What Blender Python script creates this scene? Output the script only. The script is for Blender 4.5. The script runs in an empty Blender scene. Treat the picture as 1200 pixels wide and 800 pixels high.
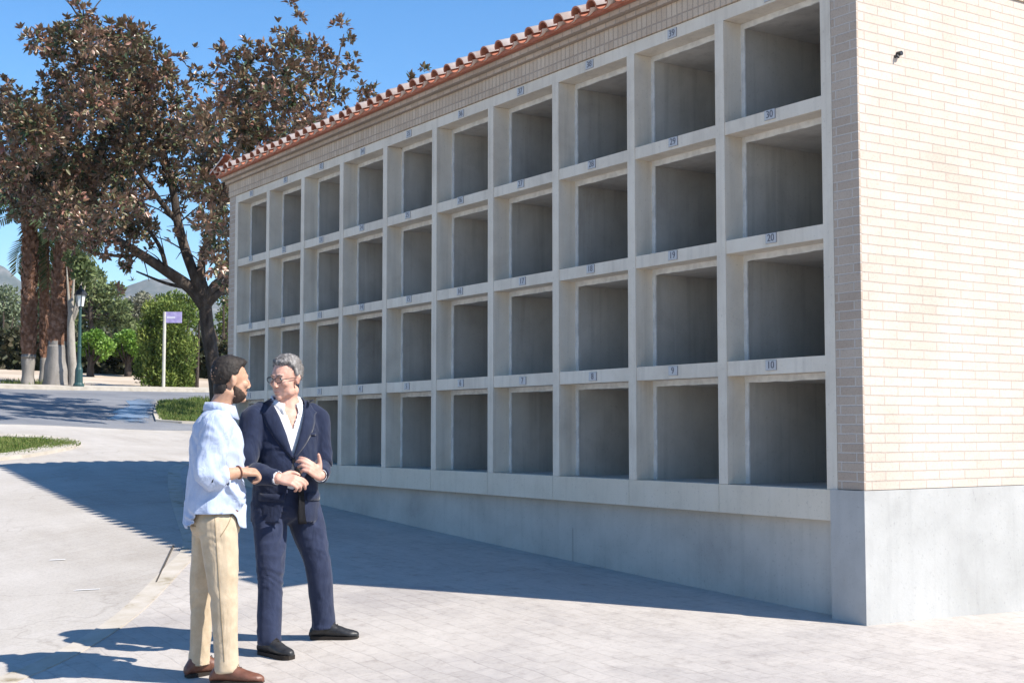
import bpy, bmesh, math, random
import numpy as np
from mathutils import Vector, Matrix, noise
from mathutils.bvhtree import BVHTree

random.seed(7)
rng = np.random.default_rng(11)
S = bpy.context.scene
COL = S.collection
PI = math.pi
V = Vector

# ------------------------------------------------------------------ camera
CAM = V((5.978, -6.295, 0.371))
FWD = V((-0.83423, 0.54747, 0.0659)).normalized()
RGT = FWD.cross(V((0, 0, 1))).normalized()
UPV = RGT.cross(FWD)
FPX = 1567.0                                     # focal length in pixels of a 1200 wide frame
cd = bpy.data.cameras.new('camera')
cd.sensor_width = 36
cd.lens = 36 * FPX / 1200
cd.clip_end = 6000
cam = bpy.data.objects.new('camera', cd)
COL.objects.link(cam)
cam.matrix_world = Matrix(((RGT.x, UPV.x, -FWD.x, CAM.x), (RGT.y, UPV.y, -FWD.y, CAM.y),
                           (RGT.z, UPV.z, -FWD.z, CAM.z), (0, 0, 0, 1)))
S.camera = cam


def at(px, py, depth):
    """world point seen at a place of the photograph, 'depth' metres along the view axis"""
    return CAM + (FWD + RGT * ((px - 600) / FPX) - UPV * ((py - 400) / FPX)) * depth


# ------------------------------------------------------------------ terrain
def softclamp(v, lo, hi, k=.5):
    def sp(t):
        return t if t > 20 else math.log1p(math.exp(t))
    v = lo + k * sp((v - lo) / k)
    return hi - k * sp((hi - v) / k)


def G(x, y):
    X = softclamp(x, -20, 3)
    Y = softclamp(y, -4.3, 2)
    z = -.803 - .0357 * X + .0043 * Y + .00163 * X * Y + .00134 * X * X - .0161 * Y * Y
    if x < -20:
        z += .085 * min(-20 - x, 45)
    return z


def gp(x, y, dz=0):
    return V((x, y, G(x, y) + dz))


def on_ground(px, py):
    d = (at(px, py, 1) - CAM)
    prev = 2
    for i in range(1, 1500):
        t = 2 + i * .08
        p = CAM + d * t
        if p.z <= G(p.x, p.y):
            lo, hi = prev, t
            for _ in range(30):
                m = (lo + hi) / 2
                p = CAM + d * m
                if p.z > G(p.x, p.y):
                    lo = m
                else:
                    hi = m
            return CAM + d * lo
        prev = t
    return CAM + d * 100


def depth_of(p):
    return (p - CAM).dot(FWD)


# ------------------------------------------------------------------ materials
def mat(name, color, rough=.8, spec=.3):
    m = bpy.data.materials.new(name)
    m.use_nodes = True
    b = m.node_tree.nodes['Principled BSDF']
    b.inputs['Base Color'].default_value = (*color, 1)
    b.inputs['Roughness'].default_value = rough
    b.inputs['Specular IOR Level'].default_value = spec
    return m


class NT:
    """small helper for node trees"""
    def __init__(self, m):
        self.t = m.node_tree
        self.b = self.t.nodes['Principled BSDF']

    def n(self, typ, **kw):
        nd = self.t.nodes.new(typ)
        for k, v in kw.items():
            if k.startswith('_'):
                setattr(nd, k[1:], v)
            else:
                nd.inputs[k.replace('__', ' ')].default_value = v
        return nd

    def l(self, a, b):
        self.t.links.new(a, b)

    def ramp(self, fac, stops, interp='LINEAR'):
        r = self.n('ShaderNodeValToRGB')
        r.color_ramp.interpolation = interp
        while len(r.color_ramp.elements) < len(stops):
            r.color_ramp.elements.new(.5)
        for e, (p, c) in zip(r.color_ramp.elements, stops):
            e.position = p
            e.color = (*c, 1) if len(c) == 3 else c
        self.l(fac, r.inputs['Fac'])
        return r.outputs['Color']

    def mix(self, fac, a, b, mode='MIX'):
        m = self.n('ShaderNodeMix', _data_type='RGBA', _blend_type=mode)
        for s, v in ((0, fac), (6, a), (7, b)):
            if hasattr(v, 'is_linked') or hasattr(v, 'links'):
                self.l(v, m.inputs[s])
            else:
                m.inputs[s].default_value = (*v, 1) if isinstance(v, tuple) and len(v) == 3 else v
        return m.outputs[2]

    def noise(self, vec, scale, detail=4, rough=.55, dist=0):
        nd = self.n('ShaderNodeTexNoise', Scale=scale, Detail=detail, Roughness=rough, Distortion=dist)
        if vec is not None:
            self.l(vec, nd.inputs['Vector'])
        return nd.outputs['Fac']

    def obj(self, scale=(1, 1, 1)):
        tc = self.n('ShaderNodeTexCoord')
        mp = self.n('ShaderNodeMapping')
        mp.inputs['Scale'].default_value = scale
        self.l(tc.outputs['Object'], mp.inputs['Vector'])
        return mp.outputs['Vector']

    def bump(self, h, strength=.3, dist=.01):
        bp = self.n('ShaderNodeBump', Strength=strength, Distance=dist)
        self.l(h, bp.inputs['Height'])
        self.l(bp.outputs['Normal'], self.b.inputs['Normal'])
        return bp

    def base(self, c):
        self.l(c, self.b.inputs['Base Color'])


def mottled(name, stops, scale=3, rough=.85, spec=.2, stretch=(1, 1, 1), bump=.2, bdist=.004, fine=60):
    m = mat(name, stops[0][1], rough, spec)
    t = NT(m)
    v = t.obj(stretch)
    f = t.noise(v, scale, 6, .6)
    t.base(t.ramp(f, stops))
    if bump:
        t.bump(t.noise(t.obj(), fine, 4), bump, bdist)
    return m


def concrete(name, dark, mid, light, streak=.25, scale=2.2, vary=False):
    """cast concrete with cloudy tone, rain streaks and small pores"""
    m = mat(name, mid, .85, .2)
    t = NT(m)
    v = t.obj()
    sv = t.obj((9, 9, .5))
    if vary:                                     # every cell gets its own stains
        oi = t.n('ShaderNodeObjectInfo')
        for nm in ('v', 'sv'):
            a_ = t.n('ShaderNodeVectorMath', _operation='MULTIPLY_ADD')
            t.l(oi.outputs['Location'], a_.inputs[0])
            a_.inputs[1].default_value = (3.7, 3.7, 2.3)
            t.l(v if nm == 'v' else sv, a_.inputs[2])
            if nm == 'v':
                v = a_.outputs[0]
            else:
                sv = a_.outputs[0]
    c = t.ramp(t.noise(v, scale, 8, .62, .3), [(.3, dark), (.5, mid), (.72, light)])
    if vary:
        c = t.mix(1.0, c, t.ramp(oi.outputs['Random'], [(0, (.86, .86, .86)), (1, (1.1, 1.09, 1.07))]), 'MULTIPLY')
        lime = t.ramp(t.noise(sv, .9, 6, .65, .5), [(.6, (0, 0, 0)), (.72, (.45, .45, .45))])
        c = t.mix(lime, c, (.6, .59, .57))
    s = t.noise(sv, 1.6, 5, .6)
    sm = t.ramp(s, [(.5, (1, 1, 1)), (.68, (1 - streak,) * 3)])
    c = t.mix(1.0, c, sm, 'MULTIPLY')
    p = t.ramp(t.noise(v, 55, 2), [(.28, (.72, .72, .72)), (.36, (1, 1, 1))])
    t.base(t.mix(.6, c, p, 'MULTIPLY'))
    t.bump(t.noise(v, 40, 5), .25, .004)
    return m


def brickwork(name, c1, c2, cm, bw=.25, rh=.0585, soldier=False, mortar=.006):
    m = mat(name, c1, .88, .15)
    t = NT(m)
    tc = t.n('ShaderNodeTexCoord')
    sp = t.n('ShaderNodeSeparateXYZ')
    t.l(tc.outputs['Object'], sp.inputs[0])
    ad = t.n('ShaderNodeMath', _operation='ADD')
    t.l(sp.outputs[0], ad.inputs[0])
    t.l(sp.outputs[1], ad.inputs[1])
    cb = t.n('ShaderNodeCombineXYZ')
    t.l(ad.outputs[0], cb.inputs[0])
    t.l(sp.outputs[2], cb.inputs[1])
    br = t.n('ShaderNodeTexBrick', Scale=1.0)
    br.inputs['Mortar Size'].default_value = mortar
    br.inputs['Mortar Smooth'].default_value = .25
    br.inputs['Bias'].default_value = 0
    br.inputs['Brick Width'].default_value = bw
    br.inputs['Row Height'].default_value = rh
    br.inputs['Color1'].default_value = (*c1, 1)
    br.inputs['Color2'].default_value = (*c2, 1)
    br.inputs['Mortar'].default_value = (*cm, 1)
    br.offset = 0 if soldier else .5
    wob = t.n('ShaderNodeVectorMath', _operation='ADD')
    nz = t.n('ShaderNodeTexNoise', Scale=9)
    t.l(cb.outputs[0], nz.inputs['Vector'])
    sc = t.n('ShaderNodeVectorMath', _operation='SCALE')
    sc.inputs['Scale'].default_value = .006
    t.l(nz.outputs['Color'], sc.inputs[0])
    t.l(cb.outputs[0], wob.inputs[0])
    t.l(sc.outputs[0], wob.inputs[1])
    t.l(wob.outputs[0], br.inputs['Vector'])
    f = t.noise(t.obj(), 1.3, 6, .6)
    c = t.mix(1.0, br.outputs['Color'], t.ramp(f, [(.3, (.86, .84, .82)), (.6, (1, 1, 1))]), 'MULTIPLY')
    g = t.noise(t.obj(), 90, 3)
    c = t.mix(1.0, c, t.ramp(g, [(.3, (.85, .85, .85)), (.5, (1, 1, 1))]), 'MULTIPLY')
    t.base(c)
    inv = t.n('ShaderNodeMath', _operation='SUBTRACT')
    inv.inputs[0].default_value = 1
    t.l(br.outputs['Fac'], inv.inputs[1])
    b2 = t.n('ShaderNodeMath', _operation='MULTIPLY_ADD')
    t.l(g, b2.inputs[0])
    b2.inputs[1].default_value = .25
    t.l(inv.outputs[0], b2.inputs[2])
    t.bump(b2.outputs[0], .8, .006)
    return m


def cloth(name, c, c2=None, rough=.9, crease=.28, spec=.15):
    m = mat(name, c, rough, spec)
    t = NT(m)
    c2 = c2 or tuple(min(1, x * 1.25) for x in c)
    f = t.noise(t.obj(), 14, 6, .65)
    t.base(t.ramp(f, [(.35, c), (.7, c2)]))
    t.b.inputs['Sheen Weight'].default_value = .15 if c[2] > .01 else 0
    wr = t.noise(t.obj((1.7, 1.7, .7)), 7, 3, .5, 1.4)
    ma = t.n('ShaderNodeMath', _operation='MULTIPLY_ADD')
    t.l(t.noise(t.obj(), 260, 3, .7), ma.inputs[0])
    ma.inputs[1].default_value = .03
    t.l(wr, ma.inputs[2])
    t.bump(ma.outputs[0], crease, .03)
    return m


def leafmat(name, tops, under=None, rough=.4, spec=.5, trans=0):
    """leaves: a tone per leaf, paler or browner undersides"""
    m = mat(name, tops[0], rough, spec)
    t = NT(m)
    a = t.n('ShaderNodeAttribute', _attribute_name='tone')
    k = len(tops) - 1
    c = t.ramp(a.outputs['Fac'], [(i / k, q) for i, q in enumerate(tops)])
    if under:
        g = t.n('ShaderNodeNewGeometry')
        u = t.mix(.55, c, under)
        c = t.mix(g.outputs['Backfacing'], c, u)
    t.base(c)
    if trans:
        t.b.inputs['Transmission Weight'].default_value = 0
        t.b.inputs['Subsurface Weight'].default_value = 0
        tr = t.n('ShaderNodeBsdfTranslucent')
        t.l(c, tr.inputs['Color'])
        mx = t.n('ShaderNodeMixShader')
        mx.inputs[0].default_value = trans
        t.l(t.b.outputs[0], mx.inputs[1])
        t.l(tr.outputs[0], mx.inputs[2])
        t.l(mx.outputs[0], t.t.nodes['Material Output'].inputs['Surface'])
    return m


M = {}
M['precast'] = concrete('precast concrete', (.56, .5, .42), (.65, .59, .5), (.71, .655, .565), .12)
M['ledge'] = concrete('ledge concrete', (.56, .5, .405), (.62, .56, .46), (.66, .6, .505), .07)
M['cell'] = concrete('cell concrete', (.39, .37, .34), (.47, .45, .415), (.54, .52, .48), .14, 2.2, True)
M['mortar'] = mottled('white mortar', [(.3, (.5, .5, .49)), (.6, (.66, .66, .64))], 14, .9, .1)
M['base'] = concrete('poured concrete', (.35, .335, .31), (.44, .42, .385), (.51, .49, .45), .07, 1.6)
M['plinth'] = concrete('plinth render', (.35, .347, .335), (.41, .408, .395), (.46, .458, .445), .06, 1.8)
M['brick'] = brickwork('cream brick', (.57, .482, .41), (.605, .525, .455), (.46, .395, .345), mortar=.004)
M['pier'] = brickwork('shaded cream brick', (.42, .34, .275), (.49, .41, .34), (.53, .48, .43))  # same brick as the side wall, its shade put in as darker colour
M['soldier'] = brickwork('soldier brick', (.5, .4, .31), (.58, .48, .38), (.4, .33, .27), .0585, .2, True)
M['corbel'] = brickwork('corbel brick', (.44, .34, .26), (.54, .43, .34), (.36, .3, .25), .125, .0455)
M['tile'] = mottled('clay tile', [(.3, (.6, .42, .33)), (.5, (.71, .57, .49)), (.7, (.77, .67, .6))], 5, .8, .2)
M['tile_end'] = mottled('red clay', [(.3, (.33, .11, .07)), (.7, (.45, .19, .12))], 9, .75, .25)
M['plate'] = mat('number plate enamel', (.45, .45, .46), .4, .5)
M['plate_rim'] = mat('grey plate rim', (.27, .27, .28), .5, .4)
M['ink'] = mat('dark lettering', (.13, .13, .15), .5, .4)
M['black_metal'] = mat('black metal', (.02, .02, .022), .45, .5)
M['steel'] = mat('grey steel', (.35, .35, .36), .4, .5)

# ------------------------------------------------------------------ object helpers
def link(o, parent=None):
    COL.objects.link(o)
    if parent is not None:
        o.parent = parent
    return o


def obj(name, me, m=None, parent=None, smooth=False):
    if isinstance(me, bmesh.types.BMesh):
        bm = me
        me = bpy.data.meshes.new(name)
        bm.normal_update()
        bm.to_mesh(me)
        bm.free()
    o = bpy.data.objects.new(name, me)
    for q in (m if isinstance(m, (list, tuple)) else [m]):
        if q is not None:
            me.materials.append(M[q] if isinstance(q, str) else q)
    if smooth:
        me.polygons.foreach_set('use_smooth', [True] * len(me.polygons))
    return link(o, parent)


def thing(name, label, cat, loc=(0, 0, 0), rz=0, group=None):
    o = bpy.data.objects.new(name, None)
    o.empty_display_size = .2
    o.location = loc
    o.rotation_euler = (0, 0, rz)
    COL.objects.link(o)
    return tag(o, label, cat, group)


def tag(o, label, cat=None, group=None, kind=None):
    o['label'] = label
    if cat:
        o['category'] = cat
    if group:
        o['group'] = group
    if kind:
        o['kind'] = kind
    return o


def box(bm, x0, x1, y0, y1, z0, z1, mi=0):
    vs = [bm.verts.new(p) for p in ((x0, y0, z0), (x1, y0, z0), (x1, y1, z0), (x0, y1, z0),
                                    (x0, y0, z1), (x1, y0, z1), (x1, y1, z1), (x0, y1, z1))]
    for f in ((0, 3, 2, 1), (4, 5, 6, 7), (0, 1, 5, 4), (1, 2, 6, 5), (2, 3, 7, 6), (3, 0, 4, 7)):
        q = bm.faces.new([vs[i] for i in f])
        q.material_index = mi
    return vs


def bevel(bm, w=.006, seg=1):
    bmesh.ops.bevel(bm, geom=[e for e in bm.edges if e.is_manifold and e.calc_face_angle(0) > .5],
                    offset=w, segments=seg, affect='EDGES', clamp_overlap=True)


def tube(bm, pts, rads, seg=10, cap=True):
    """round tube through points with a radius each"""
    pts = [V(p) for p in pts]
    if not hasattr(rads, '__len__'):
        rads = [rads] * len(pts)
    rings = []
    ref = None
    for i, p in enumerate(pts):
        d = (pts[min(i + 1, len(pts) - 1)] - pts[max(i - 1, 0)]).normalized()
        if ref is None:
            ref = d.orthogonal().normalized()
        ref = (ref - d * ref.dot(d)).normalized()
        b = d.cross(ref)
        rings.append([bm.verts.new(p + (ref * math.cos(a) + b * math.sin(a)) * rads[i])
                      for a in (2 * PI * k / seg for k in range(seg))])
    for a, b in zip(rings, rings[1:]):
        for k in range(seg):
            bm.faces.new((a[k], a[(k + 1) % seg], b[(k + 1) % seg], b[k]))
    if cap:
        bm.faces.new(rings[0][::-1])
        bm.faces.new(rings[-1])
    return rings


def catmull(pts, n):
    """points (any tuple length) resampled smoothly, n per span"""
    P = [np.array(p, float) for p in pts]
    P = [2 * P[0] - P[1]] + P + [2 * P[-1] - P[-2]]
    out = []
    for i in range(1, len(P) - 2):
        for k in range(n):
            t = k / n
            a, b, c, d = P[i - 1:i + 3]
            out.append(.5 * (2 * b + (c - a) * t + (2 * a - 5 * b + 4 * c - d) * t * t + (3 * b - a - 3 * c + d) * t ** 3))
    out.append(P[-2])
    return out


def lathe(bm, prof, seg=16, c=(0, 0, 0)):
    rings = [[bm.verts.new((c[0] + r * math.cos(2 * PI * k / seg), c[1] + r * math.sin(2 * PI * k / seg), c[2] + z))
              for k in range(seg)] for r, z in prof]
    for a, b in zip(rings, rings[1:]):
        for k in range(seg):
            bm.faces.new((a[k], a[(k + 1) % seg], b[(k + 1) % seg], b[k]))
    bm.faces.new(rings[0][::-1])
    bm.faces.new(rings[-1])


def sheet(name, xs, ycols, dz, m, parent=None):
    """ground sheet: for every x a list of y values (same count), laid on the terrain"""
    bm = bmesh.new()
    cols = [[bm.verts.new(gp(x, y, dz)) for y in ys] for x, ys in zip(xs, ycols)]
    for a, b in zip(cols, cols[1:]):
        for j in range(len(a) - 1):
            bm.faces.new((a[j], b[j], b[j + 1], a[j + 1]))
    bmesh.ops.recalc_face_normals(bm, faces=bm.faces)
    for f in bm.faces:
        if f.normal.z < 0:
            f.normal_flip()
    return obj(name, bm, m, parent, True)


def frange(a, b, st):
    n = max(1, int(round((b - a) / st)))
    return [a + (b - a) * i / n for i in range(n + 1)]


def ribbon(bm, curve, w, z0, z1, mi=0):
    """raised strip of width w along ground points (x,y), from z0 to z1 above the terrain"""
    P = [V((p[0], p[1])) for p in curve]
    sec = []
    for i, p in enumerate(P):
        d = (P[min(i + 1, len(P) - 1)] - P[max(i - 1, 0)]).normalized()
        nrm = V((-d.y, d.x))
        a, b = p - nrm * w / 2, p + nrm * w / 2
        sec.append([bm.verts.new(q) for q in (gp(a.x, a.y, z0), gp(a.x, a.y, z1), gp(b.x, b.y, z1), gp(b.x, b.y, z0))])
    for a, b in zip(sec, sec[1:]):
        for k in range(3):
            f = bm.faces.new((a[k], b[k], b[k + 1], a[k + 1]))
            f.material_index = mi
    bm.faces.new(sec[0])
    bm.faces.new(sec[-1][::-1])
    bmesh.ops.recalc_face_normals(bm, faces=bm.faces)


#@@GROUND
# ------------------------------------------------------------------ ground, streets, kerbs
def ground_mat():
    m = mat('dry soil', (.4, .33, .26), .95, .1)
    t = NT(m)
    c = t.ramp(t.noise(t.obj(), .35, 8, .62), [(.3, (.3, .25, .18)), (.5, (.46, .38, .3)), (.7, (.55, .47, .38))])
    t.base(c)
    t.bump(t.noise(t.obj(), 6, 6), .5, .03)
    return m


def paving_mat():
    """stamped concrete: irregular stone joints, cloudy pale grey with pinkish slabs"""
    m = mat('stamped concrete', (.45, .43, .41), .8, .25)
    t = NT(m)
    v = t.obj()
    nz = t.n('ShaderNodeTexNoise', Scale=3.5, Detail=4)
    t.l(v, nz.inputs['Vector'])
    sc = t.n('ShaderNodeVectorMath', _operation='SCALE')
    sc.inputs['Scale'].default_value = .07
    t.l(nz.outputs['Color'], sc.inputs[0])
    ad = t.n('ShaderNodeVectorMath', _operation='ADD')
    t.l(v, ad.inputs[0])
    t.l(sc.outputs[0], ad.inputs[1])
    br = t.n('ShaderNodeTexBrick', Scale=1.0)
    br.inputs['Brick Width'].default_value = .24
    br.inputs['Row Height'].default_value = .125
    br.inputs['Mortar Size'].default_value = .008
    br.inputs['Mortar Smooth'].default_value = .7
    br.inputs['Color1'].default_value = (.4, .372, .345, 1)
    br.inputs['Color2'].default_value = (.465, .435, .405, 1)
    br.inputs['Mortar'].default_value = (.35, .322, .298, 1)
    br.squash = .75
    br.squash_frequency = 3
    t.l(ad.outputs[0], br.inputs['Vector'])
    c = br.outputs['Color']
    c = t.mix(t.ramp(t.noise(v, 1.7, 4), [(.35, (.75, .75, .75)), (.65, (.15, .15, .15))]), (.437, .408, .38), c)
    jm = t.n('ShaderNodeMath', _operation='SUBTRACT')
    jm.inputs[0].default_value = .1
    t.l(br.outputs['Fac'], jm.inputs[1])
    joint = t.ramp(t.noise(v, 26, 4, .7), [(.3, (.86, .85, .84)), (.45, (1, 1, 1)), (.7, (1.04, 1.04, 1.04))])
    c = t.mix(1.0, c, joint, 'MULTIPLY')
    big = t.ramp(t.noise(v, .8, 8, .68, .6), [(.3, (.78, .77, .78)), (.48, (.97, .955, .94)), (.7, (1.06, 1.05, 1.03))])
    c = t.mix(1.0, c, big, 'MULTIPLY')
    dirt = t.ramp(t.noise(v, 8, 7, .72), [(.3, (.76, .74, .73)), (.47, (1, 1, 1)), (.7, (1.05, 1.05, 1.05))])
    c = t.mix(.8, c, dirt, 'MULTIPLY')
    t.base(c)
    hh = t.n('ShaderNodeMath', _operation='MULTIPLY_ADD')
    t.l(t.noise(v, 9, 8, .72), hh.inputs[0])
    hh.inputs[1].default_value = 1.0
    rj = t.ramp(br.outputs['Fac'], [(0, (.3, .3, .3)), (1, (0, 0, 0))])
    t.l(rj, hh.inputs[2])
    t.bump(hh.outputs[0], .4, .01)
    return m


def road_mat():
    """old pale concrete lane with worn aggregate, faint tracks and cracks"""
    m = mat('pale lane concrete', (.45, .42, .39), .85, .2)
    t = NT(m)
    v = t.obj()
    c = t.ramp(t.noise(v, .45, 8, .6, .4), [(.3, (.37, .34, .305)), (.5, (.43, .4, .365)), (.72, (.48, .45, .415))])
    tr = t.ramp(t.noise(t.obj((.25, 2.2, 1)), .8, 5, .6), [(.35, (.86, .85, .84)), (.55, (1, 1, 1))])
    c = t.mix(.7, c, tr, 'MULTIPLY')
    g = t.ramp(t.noise(v, 45, 4, .7), [(.33, (.75, .75, .75)), (.5, (1, 1, 1)), (.75, (1.1, 1.1, 1.1))])
    c = t.mix(.6, c, g, 'MULTIPLY')
    vo = t.n('ShaderNodeTexVoronoi', _feature='DISTANCE_TO_EDGE', Scale=.42)
    nz = t.n('ShaderNodeTexNoise', Scale=1.5, Detail=5)
    t.l(v, nz.inputs['Vector'])
    ad = t.n('ShaderNodeVectorMath', _operation='ADD')
    t.l(v, ad.inputs[0])
    t.l(nz.outputs['Color'], ad.inputs[1])
    t.l(ad.outputs[0], vo.inputs['Vector'])
    cr = t.ramp(vo.outputs['Distance'], [(0, (.68, .66, .64)), (.007, (1, 1, 1))])
    br = t.n('ShaderNodeTexBrick', Scale=1.0)
    br.inputs['Brick Width'].default_value = .26
    br.inputs['Row Height'].default_value = .14
    br.inputs['Mortar Size'].default_value = .009
    br.inputs['Mortar Smooth'].default_value = .8
    br.inputs['Color1'].default_value = (1, 1, 1, 1)
    br.inputs['Color2'].default_value = (.93, .92, .9, 1)
    br.inputs['Mortar'].default_value = (.86, .84, .82, 1)
    rt = t.n('ShaderNodeMapping')
    rt.inputs['Rotation'].default_value = (0, 0, 1.1)
    t.l(v, rt.inputs['Vector'])
    t.l(rt.outputs[0], br.inputs['Vector'])
    c = t.mix(t.ramp(t.noise(v, .9, 4), [(.4, (.9, .9, .9)), (.65, (.2, .2, .2))]), c, t.mix(1.0, c, br.outputs['Color'], 'MULTIPLY'))
    t.base(t.mix(.5, c, cr, 'MULTIPLY'))
    t.bump(t.noise(v, 60, 4, .7), .35, .006)
    return m


def asphalt_mat():
    m = mat('asphalt', (.1, .105, .115), .75, .4)
    t = NT(m)
    c = t.ramp(t.noise(t.obj(), .5, 7, .6), [(.3, (.15, .155, .17)), (.55, (.2, .205, .22)), (.75, (.26, .26, .265))])
    g = t.ramp(t.noise(t.obj(), 40, 3, .7), [(.35, (.7, .7, .7)), (.6, (1.15, 1.15, 1.15))])
    t.base(t.mix(.7, c, g, 'MULTIPLY'))
    t.bump(t.noise(t.obj(), 50, 4), .5, .008)
    return m


def sky_tint_mat():
    """damp film, sky reflection painted into its blue; thins out towards its edge"""
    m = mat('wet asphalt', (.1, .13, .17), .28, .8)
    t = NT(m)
    c = t.ramp(t.noise(t.obj(), .8, 5), [(.3, (.15, .2, .28)), (.7, (.22, .28, .37))])  # blue base colour imitates the reflected sky
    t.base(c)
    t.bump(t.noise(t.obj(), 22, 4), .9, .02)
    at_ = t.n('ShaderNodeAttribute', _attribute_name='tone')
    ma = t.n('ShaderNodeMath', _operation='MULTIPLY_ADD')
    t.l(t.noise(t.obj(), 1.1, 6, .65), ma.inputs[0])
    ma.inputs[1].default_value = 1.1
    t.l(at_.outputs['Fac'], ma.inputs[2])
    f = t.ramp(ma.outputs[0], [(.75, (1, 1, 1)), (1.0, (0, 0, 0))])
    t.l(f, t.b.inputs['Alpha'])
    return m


M['soil'] = ground_mat()
M['paving'] = paving_mat()
M['road'] = road_mat()
M['asphalt'] = asphalt_mat()
M['sky_tinted'] = sky_tint_mat()
M['border'] = mottled('sand stone', [(.3, (.24, .2, .13)), (.42, (.42, .375, .31)), (.7, (.5, .46, .41))], 5, .9, .15)
M['kerbstone'] = mottled('pale kerb', [(.3, (.36, .32, .265)), (.6, (.47, .43, .37))], 5, .9, .15)
M['paint'] = mat('white paint', (.75, .74, .72), .6, .3)

xs = frange(-420, -70, 25) + frange(-66, -40, 2) + frange(-39, 12, 1) + frange(20, 120, 25)
ys = frange(-160, -20, 20) + frange(-16, 16, 1) + frange(20, 60, 4) + frange(80, 420, 40)
o = sheet('ground', xs, [ys] * len(xs), -.035, 'soil')
tag(o, 'dry sandy ground', kind='structure')

# pale lane that runs past the block
xs = frange(-20.6, 9, .25)
o = sheet('road', xs, [frange(-16, 11, .3)] * len(xs), 0, 'road')
tag(o, 'pale concrete lane', kind='structure')
# asphalt street across the far end, under the trees
xs = frange(-34.4, -20.6, .4)
o = sheet('street', xs, [frange(-30 , 26, .8)] * len(xs), .004, 'asphalt')
tag(o, 'asphalt street in tree shade', kind='structure')
# far footpath and its kerb
xs = frange(-35.3, -34.4, .3)
o = sheet('footpath', xs, [frange(-30, 26, 1)] * len(xs), .1, 'kerbstone')
tag(o, 'pale footpath beyond the street', kind='structure')
bm = bmesh.new()
ribbon(bm, [(-34.3, y) for y in frange(-30, 26, 1)], .16, -.05, .11)
tag(obj('kerb', bm, 'kerbstone'), 'far kerb of the street', kind='structure')
bm = bmesh.new()
ribbon(bm, [(-20.5, y) for y in frange(-30, 26, .5)], .14, -.02, .012)
tag(obj('gutter', bm, 'asphalt'), 'dark gutter strip between lane and street', kind='structure')

# plaza in front of the block, edged by a flush stone strip
BORDER = [(-13.6, 1.2), (-12.7, .28), (-10.4, -.6), (-7.56, -1.5), (-5.9, -2.0), (-5.1, -2.3), (-4.46, -2.65), (-3.74, -3.05), (-2.98, -3.5),
          (-2.36, -3.96), (-1.85, -4.45), (-1.2, -5.3), (-.3, -6.6), (.6, -8.2)]
bc = [tuple(p) for p in catmull(BORDER, 6)]


def yb(x):
    for a, b in zip(bc, bc[1:]):
        if a[0] <= x <= b[0]:
            return a[1] + (b[1] - a[1]) * (x - a[0]) / (b[0] - a[0])
    return -8.2


xs = frange(-13.6, .6, .2) + frange(.8, 9, .3)
o = sheet('plaza', xs, [[yb(x) + (11 - yb(x)) * k / 60 for k in range(61)] for x in xs], .004, 'paving')
tag(o, 'stamped concrete plaza', kind='structure')
bm = bmesh.new()
ribbon(bm, bc, .16, -.02, .009)
tag(obj('border_strip', bm, 'border'), 'sand coloured stone strip edging the plaza', kind='structure')
# joint of the strip, left open
bm = bmesh.new()
ja, jb = on_ground(203, 640), on_ground(183, 683)
ribbon(bm, [tuple(ja.lerp(jb, i / 8))[:2] for i in range(9)], .012, -.01, .0115)
M['slot'] = mat('dusty slot', (.09, .08, .07), .9, .1)
tag(obj('drain_slot', bm, 'slot'), 'dark drain slot beside the stone strip', kind='structure')

# worn road paint
bm = bmesh.new()
for (px, py, L, W) in ((67, 656, .07, .018), (102, 691, .1, .014)):
    p = on_ground(px, py)
    for a, b in (((-L, -W), (L, W)),):
        q = [p + RGT * sx * L + V((-RGT.y, RGT.x, 0)) * sy * W for sx, sy in ((-1, -1), (1, -.6), (.9, 1), (-.8, .7))]
        bm.faces.new([bm.verts.new(gp(k.x, k.y, .005)) for k in q])
bmesh.ops.recalc_face_normals(bm, faces=bm.faces)
for f in bm.faces:
    if f.normal.z < 0:
        f.normal_flip()
tag(obj('road_marking', bm, 'paint'), 'worn flecks of white paint on the lane', kind='structure')

# grass island with its kerb
isl = [(-13.2, -6.5), (-13.5, -4.2), (-13.9, -2.8), (-14.3, -1.75), (-15.0, -1.05), (-15.9, -.5), (-16.8, -.35), (-17.4, -.9), (-17.7, -2), (-17.9, -4), (-17.9, -6.5)]
ic = [tuple(p) for p in catmull(isl, 6)]
bm = bmesh.new()
ribbon(bm, ic, .42, -.03, .05)
tag(obj('island_kerb', bm, 'kerbstone'), 'pale kerb round the grass island', kind='structure')
M['turf'] = mottled('turf', [(.3, (.08, .1, .025)), (.6, (.16, .18, .05))], 9, .95, .1)
M['blade'] = leafmat('grass blade', [(.07, .12, .02), (.12, .18, .04), (.22, .22, .07)], None, .6, .3, .3)
bm = bmesh.new()
half = len(ic) // 2
rows = []
for k in range(half + 1):
    a, b = V(ic[k]), V(ic[-1 - k])
    rows.append([bm.verts.new(gp(a.x + (b.x - a.x) * t / 8, a.y + (b.y - a.y) * t / 8, .03)) for t in range(9)])
for a, b in zip(rows, rows[1:]):
    for j in range(8):
        f = bm.faces.new((a[j], b[j], b[j + 1], a[j + 1]))
        f.normal_update()
        if f.normal.z < 0:
            f.normal_flip()
turf = obj('turf', bm, 'turf')
tag(turf, 'turf of the grass island', kind='structure')


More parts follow.
